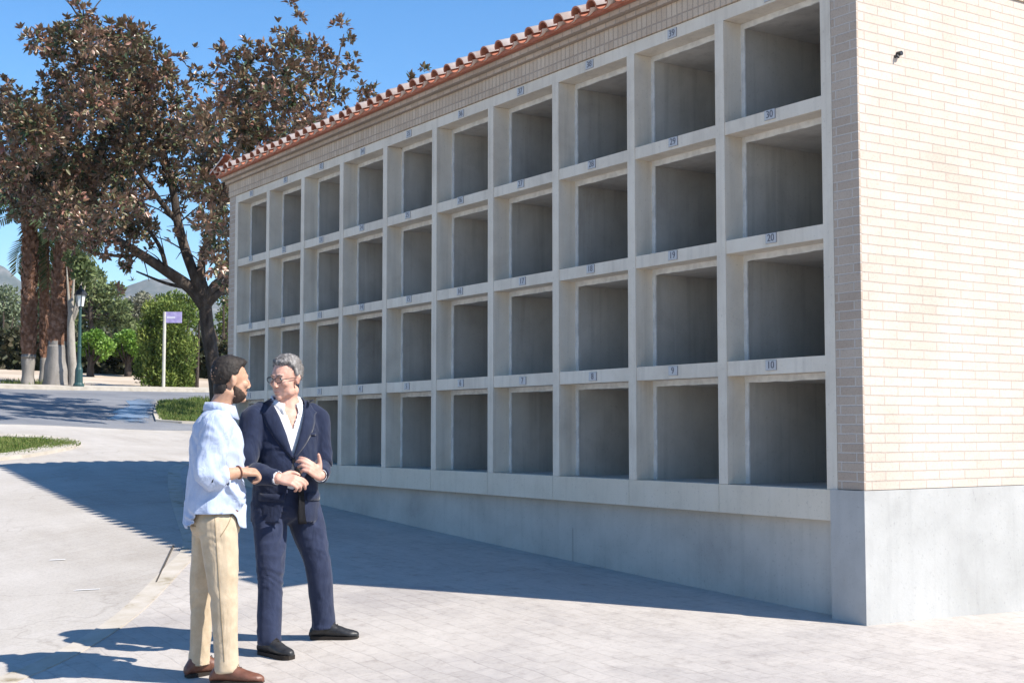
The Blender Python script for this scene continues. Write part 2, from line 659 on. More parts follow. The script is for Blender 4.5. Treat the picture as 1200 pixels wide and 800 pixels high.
#@@LEAVES
# ------------------------------------------------------------------ leaves
def leaf_mesh(name, pos, axis, nrm, length, width, tone, m, parent=None, fold=.25):
    """many leaves as one mesh: each leaf two quads folded along its midrib"""
    pos, axis, nrm = np.asarray(pos, float), np.asarray(axis, float), np.asarray(nrm, float)
    n = len(pos)
    axis /= np.linalg.norm(axis, axis=1)[:, None] + 1e-9
    side = np.cross(nrm, axis)
    side /= np.linalg.norm(side, axis=1)[:, None] + 1e-9
    up = np.cross(axis, side)
    L = np.broadcast_to(np.asarray(length, float), (n,))[:, None]
    W = np.broadcast_to(np.asarray(width, float), (n,))[:, None]
    vs = np.stack([pos, pos + axis * L * .3 + side * W * .5 + up * W * fold, pos + axis * L * .72 + side * W * .4 + up * W * fold * .6,
                   pos + axis * L, pos + axis * L * .72 - side * W * .4 + up * W * fold * .6,
                   pos + axis * L * .3 - side * W * .5 + up * W * fold], 1).reshape(-1, 3)
    b = (np.arange(n) * 6)[:, None]
    fa = np.concatenate([b + np.array([[0, 3, 2, 1]]), b + np.array([[0, 5, 4, 3]])], 1).reshape(-1)
    me = bpy.data.meshes.new(name)
    me.vertices.add(n * 6)
    me.vertices.foreach_set('co', vs.reshape(-1))
    me.loops.add(n * 8)
    me.loops.foreach_set('vertex_index', fa.astype(np.int32))
    me.polygons.add(n * 2)
    me.polygons.foreach_set('loop_start', (np.arange(n * 2) * 4).astype(np.int32))
    me.update(calc_edges=True)
    at_ = me.attributes.new('tone', 'FLOAT', 'POINT')
    at_.data.foreach_set('value', np.repeat(np.broadcast_to(tone, (n,)), 6).astype(np.float32))
    return obj(name, me, m, parent)


def unit(n):
    v = rng.normal(size=(n, 3))
    return v / np.linalg.norm(v, axis=1)[:, None]


def clump_points(clumps, n, shell=.5):
    """points in ellipsoidal clumps (centre, radius xyz), more of them near the surface"""
    vol = np.array([c[1][0] * c[1][1] * c[1][2] for c in clumps]) ** .6
    k = rng.choice(len(clumps), n, p=vol / vol.sum())
    C = np.array([c[0] for c in clumps])[k]
    R = np.array([c[1] for c in clumps])[k]
    d = unit(n)
    r = rng.random(n) ** shell
    return C + d * R * r[:, None], d, k


def rosettes(pts, dirs, per, spread=1.1):
    """leaf whorls at twig ends"""
    n = len(pts)
    P = np.repeat(pts, per, 0)
    D = np.repeat(dirs, per, 0) + unit(n * per) * spread
    D /= np.linalg.norm(D, axis=1)[:, None]
    N = np.repeat(dirs, per, 0) + np.array([0, 0, .8]) + unit(n * per) * .35
    return P + D * .02, D, N


def leafy(name, parent, clumps, n, size, m, per=1, shell=.5, aspect=.5, up=.35, spread=1.1, jitter=.35):
    p, d, k = clump_points(clumps, n, shell)
    d = d + np.array([0, 0, up]) + unit(n) * .4
    d /= np.linalg.norm(d, axis=1)[:, None]
    if per > 1:
        P, D, N = rosettes(p, d, per, spread)
        kk = np.repeat(k, per)
    else:
        P, D, N, kk = p, d + unit(n) * .7, d + unit(n) * .5, k
    q = len(P)
    ct = rng.random(len(clumps)) * .35
    tone = np.clip(rng.random(q) * .75 + ct[kk] - .05, 0, 1)
    s = size * (1 + jitter * (rng.random(q) - .5) * 2)
    return leaf_mesh(name, P, D, N, s, s * aspect, tone, m, parent)


def local(clumps, root):
    o = np.array(root)
    return [(np.array(c) - o, r) for c, r in clumps]


def px_clumps(lst, depth, dj=0, seed=1):
    """clumps given as (px, py, radius in px [, depth offset]) at a depth"""
    rr = random.Random(seed)
    out = []
    for c in lst:
        d = depth + (c[3] if len(c) > 3 else rr.uniform(-dj, dj))
        r = c[2] * d / FPX
        out.append((np.array(at(c[0], c[1], d)), (r, r, r * .9)))
    return out


def blades(name, pts, h, m, tone):
    n = len(pts)
    ax = np.array([0, 0, 1.]) + unit(n) * .45
    return leaf_mesh(name, pts, ax, unit(n), h * (.6 + .8 * rng.random(n)), .014, tone, m)


#  grass blades over the island
gpts = []
while len(gpts) < 9000:
    k = random.uniform(0, half)
    i = int(k)
    a, b = V(ic[i]), V(ic[-1 - i])
    t = random.uniform(.03, .97)
    p = a.lerp(b, t)
    p += V((random.uniform(-.2, .2), random.uniform(-.2, .2)))
    gpts.append(gp(p.x, p.y, .025))
tag(blades('grass', gpts, .04, 'blade', rng.random(len(gpts))), 'short green grass on the kerbed island', 'grass', kind='stuff')
# strip of grass round the palms
gpts = [gp(random.uniform(-38.5, -35.4), random.uniform(-8, 5.4), -.03) for _ in range(6000)]
tag(blades('palm_lawn', gpts, .16, 'blade', rng.random(len(gpts))), 'thin green grass round the palm trunks', 'grass', kind='stuff')

#@@BUILDING
# ------------------------------------------------------------------ the niche block
ROWS = [(0, .740), (.841, 1.586), (1.6785, 2.419), (2.508, 3.233)]
BEAMS = [(.740, .841), (1.586, 1.6785), (2.419, 2.508), (3.233, 3.329)]
NB = 10
PW = .09                                          # post width
D1 = .17                                          # depth of the front frame
RX = .305                                         # outer corner
LX = -10.2
BY = 5.2                                          # depth of the block

bld = thing('niche_building', 'long cream brick niche block with forty empty concrete niches and a red tile eave', 'building', (0, 0, 0))
# posts between the niches (the two end ones are narrow strips)
for n in range(0, NB + 1):
    bm = bmesh.new()
    x0 = -n
    box(bm, x0 + (.002 if n == 0 else 0), x0 + PW, -.004, D1, 0.0, 3.233)
    bevel(bm, .006)
    obj('concrete_post', bm, 'precast', bld)
for z0, z1 in BEAMS:
    bm = bmesh.new()
    if z1 > 3.3:
        box(bm, -NB, PW, 0.0, D1 - .002, z0 + .002, z1)
    else:
        for n in range(1, NB + 1):
            box(bm, -n + PW + .001, -n + 1 - .001, .001, D1 - .002, z0, z1)
    bevel(bm, .006)
    obj('concrete_beam', bm, 'precast', bld)
# ledge under the lowest row
bm = bmesh.new()
for n in range(0, NB):
    box(bm, -n - 1 + .002 - (.09 if n == NB - 1 else 0), -n - .002 + (.035 if n == 0 else 0), -.006, .3, -.195, -.002)
bevel(bm, .006)
obj('ledge', bm, 'ledge', bld)


# one niche: cell walls, mortar lip, number plate
def niche_cell(w, h):
    bm = bmesh.new()
    x0, x1, z0, z1, y0, y1 = .03, w - .03, .0, h - .035, D1, 2.35
    prof = [(y0, 0), (y1, .01)]
    rings = [[bm.verts.new(p) for p in ((x0 + i, y, z0 + i * .3), (x1 - i, y, z0 + i * .3), (x1 - i, y, z1 - i), (x0 + i, y, z1 - i))] for y, i in prof]
    for a, b in zip(rings, rings[1:]):
        for k in range(4):
            bm.faces.new((a[k], a[(k + 1) % 4], b[(k + 1) % 4], b[k]))
    bm.faces.new(rings[-1])
    return bm


def niche_lip(w, h, seed):
    """uneven mortar frame where the cell meets the front frame"""
    rr = random.Random(seed)
    bm = bmesh.new()
    def strip(p, q, inn, dep):
        n = 16
        ra, rb = [], []
        for i in range(n + 1):
            t = i / n
            c = V(p).lerp(V(q), t)
            j = rr.uniform(-.005, .005)
            ra.append((bm.verts.new(c), bm.verts.new(c + V((0, -dep - rr.uniform(0, .006), 0)))))
            rb.append((bm.verts.new(c + V(inn) * (1 + j * 12) + V((0, -dep - rr.uniform(0, .006), 0))), bm.verts.new(c + V(inn) * (1 + j * 12))))
        for i in range(n):
            for (u, v_), (s, t_) in ((ra[i], ra[i + 1]), ):
                bm.faces.new((u, s, t_, v_))
            bm.faces.new((ra[i][1], ra[i + 1][1], rb[i + 1][0], rb[i][0]))
            bm.faces.new((rb[i][0], rb[i + 1][0], rb[i + 1][1], rb[i][1]))
    strip((0, D1 + .003, 0), (0, D1 + .003, h), (.036, 0, 0), .008)
    strip((w, D1 + .003, 0), (w, D1 + .003, h), (-.036, 0, 0), .008)
    strip((.03, D1 + .0035, h), (w - .03, D1 + .0035, h), (0, 0, -.042), .01)
    bmesh.ops.recalc_face_normals(bm, faces=bm.faces)
    return bm


def plate_mesh(num):
    """small framed number plate, digits raised on it"""
    bm = bmesh.new()
    box(bm, -.05, .05, -.006, 0, -.034, .034, 2)
    box(bm, -.0475, .0475, -.0075, -.0005, -.0315, .0315, 0)
    cu = bpy.data.curves.new('digits', 'FONT')
    cu.body = str(num)
    cu.size = .068
    cu.align_x = 'CENTER'
    cu.align_y = 'CENTER'
    cu.extrude = .001
    ob = bpy.data.objects.new('digits', cu)
    COL.objects.link(ob)
    bpy.context.view_layer.update()
    me = bpy.data.meshes.new_from_object(ob.evaluated_get(bpy.context.evaluated_depsgraph_get()))
    bpy.data.objects.remove(ob)
    me.transform(Matrix.Translation((0, -.0092, 0)) @ Matrix.Rotation(PI / 2, 4, 'X'))
    k = len(bm.faces)
    bm.from_mesh(me)
    bm.faces.ensure_lookup_table()
    for f in bm.faces[k:]:
        f.material_index = 1
    bpy.data.meshes.remove(me)
    return bm


cells, lips = {}, {}
for r, (z0, z1) in enumerate(ROWS):
    h = z1 - z0
    for n in range(NB):
        w = 1 - PW
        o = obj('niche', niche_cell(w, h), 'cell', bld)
        o.location = (-n - 1 + PW, 0, z0)
        obj('mortar_lip', niche_lip(w, h, r * 20 + n), 'mortar', o)
        p = obj('number_plate', plate_mesh(r * 10 + NB - n), ['plate', 'ink', 'plate_rim'], o)
        p.location = (w * .49 + random.uniform(-.02, .02), .001, h + .052 + random.uniform(-.006, .006))

# brick shell: pier on the front, side wall, back, left end
bm = bmesh.new()
box(bm, .0925, RX, -.002, .012, .004, 3.332)
obj('brick_pier', bm, 'pier', bld)
bm = bmesh.new()
box(bm, LX, -NB - .003, -.002, .012, .004, 3.332)
obj('brick_pier', bm, 'pier', bld)
bm = bmesh.new()
box(bm, .0925, RX, .0125, BY, .004, 3.56)
box(bm, LX, -NB - .003, .0125, BY, .004, 3.56)
box(bm, -NB - .0025, .092, BY - .2, BY, .004, 3.56)
obj('brick_wall', bm, 'brick', bld)
# concrete ring above, closes the block under the roof
bm = bmesh.new()
box(bm, -NB - .0025, .092, .25, BY - .201, 3.34, 3.56)
obj('ring_beam', bm, 'base', bld)
# plinth and recessed foundation wall
bm = bmesh.new()
box(bm, .038, RX + .012, -.016, BY + .01, -1.6, 0.0)
bevel(bm, .008)
obj('plinth', bm, 'plinth', bld)
bm = bmesh.new()
box(bm, LX - .01, .038, .085, BY, -1.6, -.197)
box(bm, LX - .01, -NB - .003, .0, .085, -1.6, -.001)
obj('foundation_wall', bm, 'base', bld)
# form joints and a crack on the foundation wall
bm = bmesh.new()
box(bm, -2.85, -2.845, .0838, .09, -1.0, -.42)
obj('form_joint', bm, mat('joint line', (.24, .235, .225), .9, .1), bld)

# eave: soldier course, two corbelled courses, tiles
bm = bmesh.new()
box(bm, LX - .012, RX + .012, -.014, .3, 3.334, 3.5)
box(bm, RX - .1, RX + .0125, .3, BY, 3.334, 3.5)
box(bm, LX - .0125, LX + .1, .3, BY, 3.334, 3.5)
obj('soldier_course', bm, 'soldier', bld)
bm = bmesh.new()
box(bm, LX - .05, RX + .05, -.05, BY + .05, 3.502, 3.546)
box(bm, LX - .095, RX + .095, -.095, BY + .095, 3.548, 3.592)
obj('corbel_course', bm, 'corbel', bld)
# hipped roof deck
ez, ov = 3.594, .14
x0, x1, y0, y1 = LX - ov, RX + ov, -ov, BY + ov
pit = math.tan(math.radians(19))
hw = (y1 - y0) / 2
bm = bmesh.new()
e = [bm.verts.new(p) for p in ((x0, y0, ez), (x1, y0, ez), (x1, y1, ez), (x0, y1, ez))]
t = [bm.verts.new(p) for p in ((x0, y0, ez + .03), (x1, y0, ez + .03), (x1, y1, ez + .03), (x0, y1, ez + .03))]
ra, rb = bm.verts.new((x0 + hw, (y0 + y1) / 2, ez + .03 + hw * pit)), bm.verts.new((x1 - hw, (y0 + y1) / 2, ez + .03 + hw * pit))
bm.faces.new(e[::-1])
for i in range(4):
    bm.faces.new((e[i], e[(i + 1) % 4], t[(i + 1) % 4], t[i]))
bm.faces.new((t[0], t[1], rb, ra))
bm.faces.new((t[1], t[2], rb))
bm.faces.new((t[2], t[3], ra, rb))
bm.faces.new((t[3], t[0], ra))
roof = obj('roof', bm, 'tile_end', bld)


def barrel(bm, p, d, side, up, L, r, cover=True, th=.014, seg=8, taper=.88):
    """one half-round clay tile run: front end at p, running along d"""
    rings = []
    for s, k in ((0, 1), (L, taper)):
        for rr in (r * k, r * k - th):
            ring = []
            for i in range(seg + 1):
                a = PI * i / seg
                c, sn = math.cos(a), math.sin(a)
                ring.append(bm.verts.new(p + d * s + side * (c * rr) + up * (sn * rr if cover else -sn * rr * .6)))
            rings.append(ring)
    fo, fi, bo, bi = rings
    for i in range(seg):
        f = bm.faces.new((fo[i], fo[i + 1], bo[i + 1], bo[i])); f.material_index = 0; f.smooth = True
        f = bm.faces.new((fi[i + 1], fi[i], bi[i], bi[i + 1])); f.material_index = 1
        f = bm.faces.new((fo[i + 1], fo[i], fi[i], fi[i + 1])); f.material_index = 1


def tile_slope(a, b, inward, run, name):
    """rows of barrel tiles along the eave a->b"""
    bm = bmesh.new()
    rr = random.Random(5)
    a, b = V(a), V(b)
    Lx = (b - a).length
    n = int(round(Lx / .222))
    ax = (b - a).normalized()
    d = (V(inward) + V((0, 0, pit))).normalized()
    up = ax.cross(d)
    if up.z < 0:
        up = -up
    for i in range(n + 1):
        s = Lx * i / n
        lim = min(s, Lx - s, hw) / math.cos(math.radians(19)) + .12       # hips cut the runs
        p = a + ax * s
        st = 0
        row = 0
        while st < max(lim, .4) - .05 and (row < 3 or i % 1 == 0):
            q = p + d * (st - .035 + rr.uniform(-.012, .012)) + up * (.046 + .012) + ax * rr.uniform(-.006, .006)
            barrel(bm, q, d, ax, up, .46, .068 + rr.uniform(-.004, .004), True)
            if i < n:
                q2 = p + ax * (Lx / n / 2) + d * (st - .02 + rr.uniform(-.008, .008)) + up * .062
                barrel(bm, q2, d, ax, up, .46, .082, False)
            st += .4
            row += 1
    bmesh.ops.recalc_face_normals(bm, faces=bm.faces)
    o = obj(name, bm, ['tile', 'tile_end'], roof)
    return o


tile_slope((x0, y0, ez), (x1, y0, ez), (0, 1, 0), hw, 'barrel_tiles')
tile_slope((x0, y1, ez), (x0, y0, ez), (1, 0, 0), hw, 'barrel_tiles')
tile_slope((x1, y0, ez), (x1, y1, ez), (-1, 0, 0), hw, 'barrel_tiles')
# ridge and hip covers
bm = bmesh.new()
ra_ = (x0 + hw, (y0 + y1) / 2, ez + .14 + hw * pit)
rb_ = (x1 - hw, (y0 + y1) / 2, ez + .14 + hw * pit)
for p, q in (((x0 + .2, y0 + .2, ez + .14), ra_), ((x1 - .2, y0 + .2, ez + .14), rb_), ((x1 - .2, y1 - .2, ez + .14), rb_), ((x0 + .2, y1 - .2, ez + .14), ra_), (ra_, rb_)):
    tube(bm, [p, q], .085, 10)
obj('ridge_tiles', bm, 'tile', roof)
# small hook on the side wall
bm = bmesh.new()
tube(bm, [(RX, .372, 2.762), (RX + .035, .372, 2.762)], [.016, .015], 10)
tube(bm, [(RX + .001, .348, 2.742), (RX + .02, .348, 2.742), (RX + .03, .352, 2.73)], [.011, .009, .006], 8)
obj('wall_hook', bm, 'black_metal', bld)
# ------------------------------------------------------------------ trees, palms, street furniture, background
M['bark'] = mottled('grey bark', [(.3, (.035, .028, .024)), (.55, (.075, .06, .05)), (.75, (.14, .115, .1))], 7, .95, .1, (1, 1, .3), .8, .03, 25)
M['palebark'] = mottled('pale bark', [(.3, (.22, .2, .17)), (.6, (.36, .33, .29))], 5, .95, .1, (1, 1, .4), .5, .02, 20)
M['palmbase'] = mottled('palm base', [(.3, (.16, .15, .135)), (.6, (.27, .25, .23))], 4, .95, .1, (1, 1, .25), .6, .02, 18)
M['palmstub'] = mottled('palm stubs', [(.3, (.09, .045, .025)), (.5, (.16, .085, .055)), (.72, (.3, .19, .14))], 8, .95, .1, (1, 1, 1), .6, .02, 20)
M['magnolia'] = leafmat('magnolia leaf', [(.015, .03, .015), (.04, .07, .03), (.09, .105, .05), (.18, .15, .08), (.23, .1, .075), (.52, .38, .3)], (.25, .145, .105), .33, .45, .06)
M['palmleaf'] = leafmat('palm leaf', [(.04, .08, .03), (.09, .13, .05), (.16, .17, .08)], None, .5, .4, .15)
M['cypress'] = leafmat('cypress spray', [(.06, .11, .02), (.14, .2, .04), (.26, .3, .07)], None, .6, .3, .2)
M['orange'] = leafmat('citrus leaf', [(.09, .19, .025), (.18, .32, .05), (.28, .42, .09)], None, .4, .4, .3)
M['olive'] = leafmat('olive leaf', [(.1, .14, .08), (.18, .22, .13), (.28, .32, .21)], None, .55, .3, .15)
M['pine'] = leafmat('pine spray', [(.08, .12, .045), (.15, .19, .075), (.23, .26, .12)], None, .6, .3, .15)
M['greyleaf'] = leafmat('grey leaf', [(.13, .14, .09), (.21, .21, .15), (.28, .28, .22)], None, .6, .3, .15)
M['dark_leaf'] = leafmat('dark hedge leaf', [(.02, .03, .012), (.04, .045, .02), (.07, .06, .035)], None, .6, .3, .05)
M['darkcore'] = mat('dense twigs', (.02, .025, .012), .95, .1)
M['lampgreen'] = mat('green painted iron', (.02, .06, .06), .45, .5)
M['glass'] = mat('milky lamp glass', (.72, .74, .72), .25, .5)


def limb(bm, pts, n=5, seg=9):
    """branch from (point, radius) pairs, smoothed"""
    q = catmull([(*p, r) for p, r in pts], n)
    tube(bm, [p[:3] for p in q], [max(.006, p[3]) for p in q], seg)


def rel(bm, root):
    bmesh.ops.translate(bm, vec=-V(root), verts=bm.verts)
    return bm


# --- the big magnolia
TD = 31.3
tb = on_ground(256, 487.5)
TD = depth_of(tb)
mg = thing('magnolia_tree', 'big dark magnolia with bronze green leaves and a leaning grey trunk behind the two men', 'tree', tb)


def mp(px, py, dd=0):
    return at(px, py, TD + dd)


bm = bmesh.new()
tr = [(tb - V((0, 0, .3)), .26), (tb + V((0, 0, .15)), .21), (mp(254, 455), .18), (mp(249, 420), .165), (mp(243, 385), .16), (mp(240, 350), .14), (mp(238, 330), .09)]
limb(bm, tr, 5, 14)
br = [
    [(mp(240, 358), .17), (mp(224, 338), .15, ), (mp(196, 318, -.2), .13), (mp(165, 298, -.5), .11), (mp(130, 276, -.8), .08), (mp(85, 245, -1), .05), (mp(40, 215, -1), .02)],
    [(mp(239, 356), .16), (mp(229, 325), .13), (mp(218, 295, .3), .12), (mp(209, 262, .4), .11), (mp(203, 225, .5), .09), (mp(190, 170, .5), .06), (mp(170, 110, .3), .03)],
    [(mp(241, 356), .14), (mp(252, 335), .12), (mp(272, 318, .1), .1), (mp(300, 270, -.6), .08), (mp(335, 200, -2.2), .06), (mp(350, 130, -3.2), .03)],
    [(mp(241, 360), .1), (mp(258, 343), .09), (mp(285, 338, .6), .07), (mp(330, 300, 1.5), .04)],
    [(mp(240, 350), .12), (mp(236, 312), .1), (mp(250, 270, -.4), .08), (mp(270, 200, -.5), .06), (mp(292, 130, -.6), .03)],
    [(mp(209, 262, .4), .07), (mp(180, 225, .2), .06), (mp(140, 165, -.2), .05), (mp(110, 90, -.3), .03), (mp(98, 30, -.3), .012)],
    [(mp(196, 318, -.2), .06), (mp(185, 285, .4), .05), (mp(150, 240, .8), .04), (mp(110, 190, 1), .02)],
    [(mp(224, 338), .05), (mp(195, 332, .6), .04), (mp(160, 318, 1), .02)],
    [(mp(165, 298, -.5), .05), (mp(140, 300, -.8), .04), (mp(110, 296, -1), .02)],
    [(mp(335, 200, -2.2), .04), (mp(380, 130, -3.2), .03), (mp(403, 40, -3.3), .01)],
]
for b in br:
    limb(bm, b, 5, 9)
for i in range(150):
    b = random.choice(br[:7])
    p = V(b[random.randint(2, len(b) - 1)][0])
    q = p + V((random.gauss(0, 1), random.gauss(0, 1), random.gauss(.5, .7))) * .7
    limb(bm, [(p, .022), ((p + q) / 2 + V((0, 0, .08)), .015), (q, .006)], 3, 5)
obj('trunk', rel(bm, tb), 'bark', mg, True)
CL = [(97, 14, 12), (92, 32, 18), (72, 50, 20), (60, 62, 14), (108, 48, 26), (135, 40, 22), (158, 42, 20), (172, 58, 20), (150, 70, 26), (188, 78, 16), (178, 92, 16), (118, 80, 32),
      (85, 88, 28), (62, 98, 16), (140, 110, 32), (100, 120, 36), (70, 130, 30), (30, 118, 16), (14, 125, 22), (8, 98, 8), (2, 140, 26), (40, 145, 30), (165, 130, 26), (120, 155, 38), (75, 170, 38), (25, 175, 34),
      (-10, 190, 30), (160, 165, 32), (195, 150, 28), (55, 210, 34), (100, 205, 36), (15, 215, 28), (140, 200, 30), (185, 190, 24), (70, 245, 28), (110, 240, 30), (30, 245, 18), (140, 250, 20), (95, 275, 24), (120, 285, 18), (150, 275, 14), (85, 255, 26),
      (60, 268, 12), (165, 238, 16), (145, 312, 6), (140, 340, 5), (155, 333, 4), (150, 300, 14),
      (206, 68, 10), (227, 58, 5), (212, 105, 10), (240, 95, 9), (228, 85, 6), (225, 112, 7), (262, 60, 10), (262, 80, 12), (292, 55, 12), (282, 70, 12), (300, 72, 10), (335, 38, 14), (320, 58, 14), (345, 60, 18), (370, 58, 16), (384, 72, 12), (400, 30, 9), (408, 48, 7), (414, 70, 7), (408, 85, 8), (340, 4, 6), (352, 22, 5),
      (265, 105, 16), (290, 95, 20), (320, 90, 22), (350, 88, 22), (375, 95, 18), (340, 112, 22), (310, 122, 22), (280, 128, 20), (250, 130, 16), (395, 115, 14), (370, 128, 18), (425, 110, 10), (436, 106, 6), (478, 93, 5), (497, 82, 5),
      (225, 140, 16), (215, 165, 20), (245, 160, 24), (280, 160, 24), (310, 155, 22), (340, 150, 20), (200, 205, 18), (235, 195, 22), (265, 190, 22), (205, 240, 14), (245, 225, 20), (262, 235, 20), (235, 260, 10), (255, 275, 20), (262, 300, 18), (250, 310, 14), (240, 295, 9), (268, 262, 16), (225, 222, 12), (262, 330, 8), (265, 350, 8), (178, 262, 7), (172, 290, 6), (200, 275, 5)]
rr = random.Random(3)
CL = [(*c, rr.uniform(-5.2, -1.8) if c[0] > 255 and c[1] < 215 else rr.uniform(-4.2, 2.2)) if c[2] > 7 else (*c, -1.5) for c in CL]
CL += [(rr.uniform(300, 470), rr.uniform(135, 185), rr.uniform(16, 24), rr.uniform(-5, -1)) for _ in range(10)]
cl = px_clumps(CL, TD, 0, 3)
cl = [(c, (r[0] * 1.02, r[1] * 1.02, r[2])) for c, r in cl]
# back and front of the crown, so that it is a volume and not a screen
extra = []
for c, r in cl:
    if r[0] > .35:
        for s in (-1, 1):
            if random.random() < .5:
                cc = c + np.array(FWD) * s * random.uniform(1.5, 3.4) + np.array(RGT) * random.uniform(-.4, .4)
                cc = cc + (np.array(tb) + np.array((0, 0, 5)) - cc) * .12
                extra.append((cc, tuple(q * .8 for q in r)))
leafy('crown', mg, local(cl + extra, tb), 9800, .132, 'magnolia', 7, .45, .42, .45, 1.0)

# --- palms
def palm(px, py, wtop, wbase, top_py, label, lean=0, crown=True, nf=26, smooth=.36, hidden=0):
    p = on_ground(px, py)
    d = depth_of(p)
    k = d / FPX
    r = thing('palm_tree', label, 'palm', p, math.atan2(RGT.y, RGT.x), 'palms beyond the street')
    H = (py - top_py) * k
    hs = H * smooth
    bm = bmesh.new()
    prof = [(wbase * .56 * k, -.3), (wbase * .5 * k, .05), (wbase * .44 * k, hs * .35), (wtop * .47 * k, hs * .8), (wtop * .44 * k, hs * 1.1), (wtop * .38 * k, H)]
    q = catmull([(a, z) for a, z in prof], 6)
    lathe(bm, [(max(.05, a), z) for a, z in q], 20)
    for v in bm.verts:
        v.co.x += noise.noise(v.co * 2.5) * .03 + lean * max(0, v.co.z / H) ** 1.5
        v.co.y += noise.noise(v.co * 2.5 + V((9, 1, 2))) * .03
    for f in bm.faces:
        f.material_index = 1 if f.calc_center_median().z > hs * .9 + noise.noise(f.calc_center_median() * 3) * .2 else 0
    tk = obj('trunk', bm, ['palmbase', 'palmstub'], r, True)
    bm = bmesh.new()
    n = int(H * (1 - smooth) * 34)
    for i in range(n):
        z = hs * .72 + (H - hs * .72) * (i / n)
        if z < hs and random.random() > (z - hs * .7) / (hs * .3):
            continue
        a = i * 2.39996
        rr = wtop * k * .42
        c = V((math.cos(a), math.sin(a), 0))
        s = V((-math.sin(a), math.cos(a), 0))
        b = c * rr * .9 + V((lean * max(0, z / H) ** 1.5, 0, z))
        L, W = random.uniform(.14, .26), random.uniform(.08, .12)
        o1 = c * random.uniform(.025, .07) + V((0, 0, L))
        vs = [bm.verts.new(b + s * W), bm.verts.new(b - s * W), bm.verts.new(b - s * W * .4 + o1), bm.verts.new(b + s * W * .4 + o1),
              bm.verts.new(b + c * .05 + V((0, 0, -.04))), bm.verts.new(b + o1 + c * .045)]
        for f in ((0, 4, 5, 3), (4, 1, 2, 5), (3, 5, 2), (0, 1, 4)):
            bm.faces.new([vs[j] for j in f])
    bmesh.ops.recalc_face_normals(bm, faces=bm.faces)
    obj('leaf_stubs', bm, 'palmstub', tk)
    # fronds
    P, A, N, LN = [], [], [], []
    bm = bmesh.new()
    for i in range(nf):
        a = i * 2.39996
        e0 = math.radians(random.uniform(-25, 75))
        L = random.uniform(2.2, 3.0)
        base = V((lean, 0, H))
        h = V((math.cos(a), math.sin(a), 0))
        pts = []
        pos = base.copy()
        ang = e0
        for j in range(12):
            pts.append(pos.copy())
            pos = pos + (h * math.cos(ang) + V((0, 0, math.sin(ang)))) * (L / 11)
            ang -= math.radians(6 + j * .9)
        tube(bm, pts[::3] + [pts[-1]], [.03, .022, .015, .01, .004], 5)
        side = h.cross(V((0, 0, 1)))
        for j in range(2, 12):
            dj = (pts[j] - pts[j - 1]).normalized()
            for t_ in range(3):
                pj = pts[j - 1].lerp(pts[j], t_ / 3)
                for s in (-1, 1):
                    P.append(pj); A.append(side * s + dj * .8 + V((0, 0, -.25 + random.uniform(-.1, .1))))
                    N.append(dj.cross(side) * 1.0 + V((0, 0, .01))); LN.append(.5 * math.sin(PI * (j + 1) / 14) + .1)
    cr = obj('crown', bm, 'palmstub', r)
    leaf_mesh('fronds', [tuple(p) for p in P], [tuple(p) for p in A], [tuple(p) for p in N], np.array(LN), .05, rng.random(len(P)), 'palmleaf', cr)
    return r


palm(32.5, 452.5, 18.5, 16, 215, 'slim palm with brown leaf stubs and grey foot, left of the stout palm', -.05, smooth=.19)
palm(66, 454, 25, 33, 225, 'stout palm with wide grey flared foot beside the green lamp post', .22, smooth=.26)
palm(51, 449, 9, 11, 272, 'thin dark palm standing between the two big palm trunks', -.08, nf=16, smooth=.2)

# --- slim pale trunked tree by the lamp
def simple_tree(name, px, py, trunk, clumps, m, n, size, label, cat, group=None, per=1, dj=.8, barkm='bark', tw=.12, depth=None, seed=2, aspect=.5, extra_d=0):
    p = on_ground(px, py) if depth is None else None
    d = depth_of(p) if depth is None else depth
    if p is None:
        q = at(px, py, d)
        p = V((q.x, q.y, G(q.x, q.y)))
    r = thing(name, label, cat, p, 0, group)
    bm = bmesh.new()
    pts = [(p - V((0, 0, .2)), tw * 1.3)] + [(at(a, b, d), tw * c) for a, b, c in trunk]
    limb(bm, pts, 4, 8)
    for c in clumps[: 8]:
        e = V(at(c[0], c[1], d))
        b = V(pts[-2][0] if len(pts) > 2 else pts[-1][0])
        limb(bm, [(b, tw * .5), ((b + e) / 2 + V((0, 0, -.1)), tw * .35), (e, tw * .12)], 3, 6)
    obj('trunk', rel(bm, p), barkm, r, True)
    cl_ = px_clumps(clumps, d, dj, seed)
    leafy('crown', r, local(cl_, p), int(n * 1.8), size * .7, m, per, .45, aspect)
    return r


simple_tree('slim_tree', 87, 455, [(86, 440, 1), (84, 415, .9), (83, 380, .8), (84, 350, .5)], [(86, 325, 12), (78, 312, 12), (98, 318, 12), (88, 302, 12), (100, 335, 7)], 'pine', 900, .22,
            'slim tree with a pale leaning trunk just left of the lamp post', 'tree', barkm='palebark', tw=.14)
# round clipped citrus trees on the bank
for px, cx, lab in ((106, 112, 'round bright green citrus tree nearest the lamp post'), (150, 149, 'round bright green citrus tree beside the tall cypress hedge')):
    simple_tree('citrus_tree', px, 440, [(px, 428, .9), (px + 1, 415, .7)], [(cx, 404, 14), (cx - 12, 407, 10), (cx + 11, 406, 11), (cx, 395, 9), (cx + 4, 414, 10), (cx - 8, 398, 8)],
                'orange', 2600, .16, lab, 'tree', 'citrus trees on the bank', 1, .5, 'bark', .13)
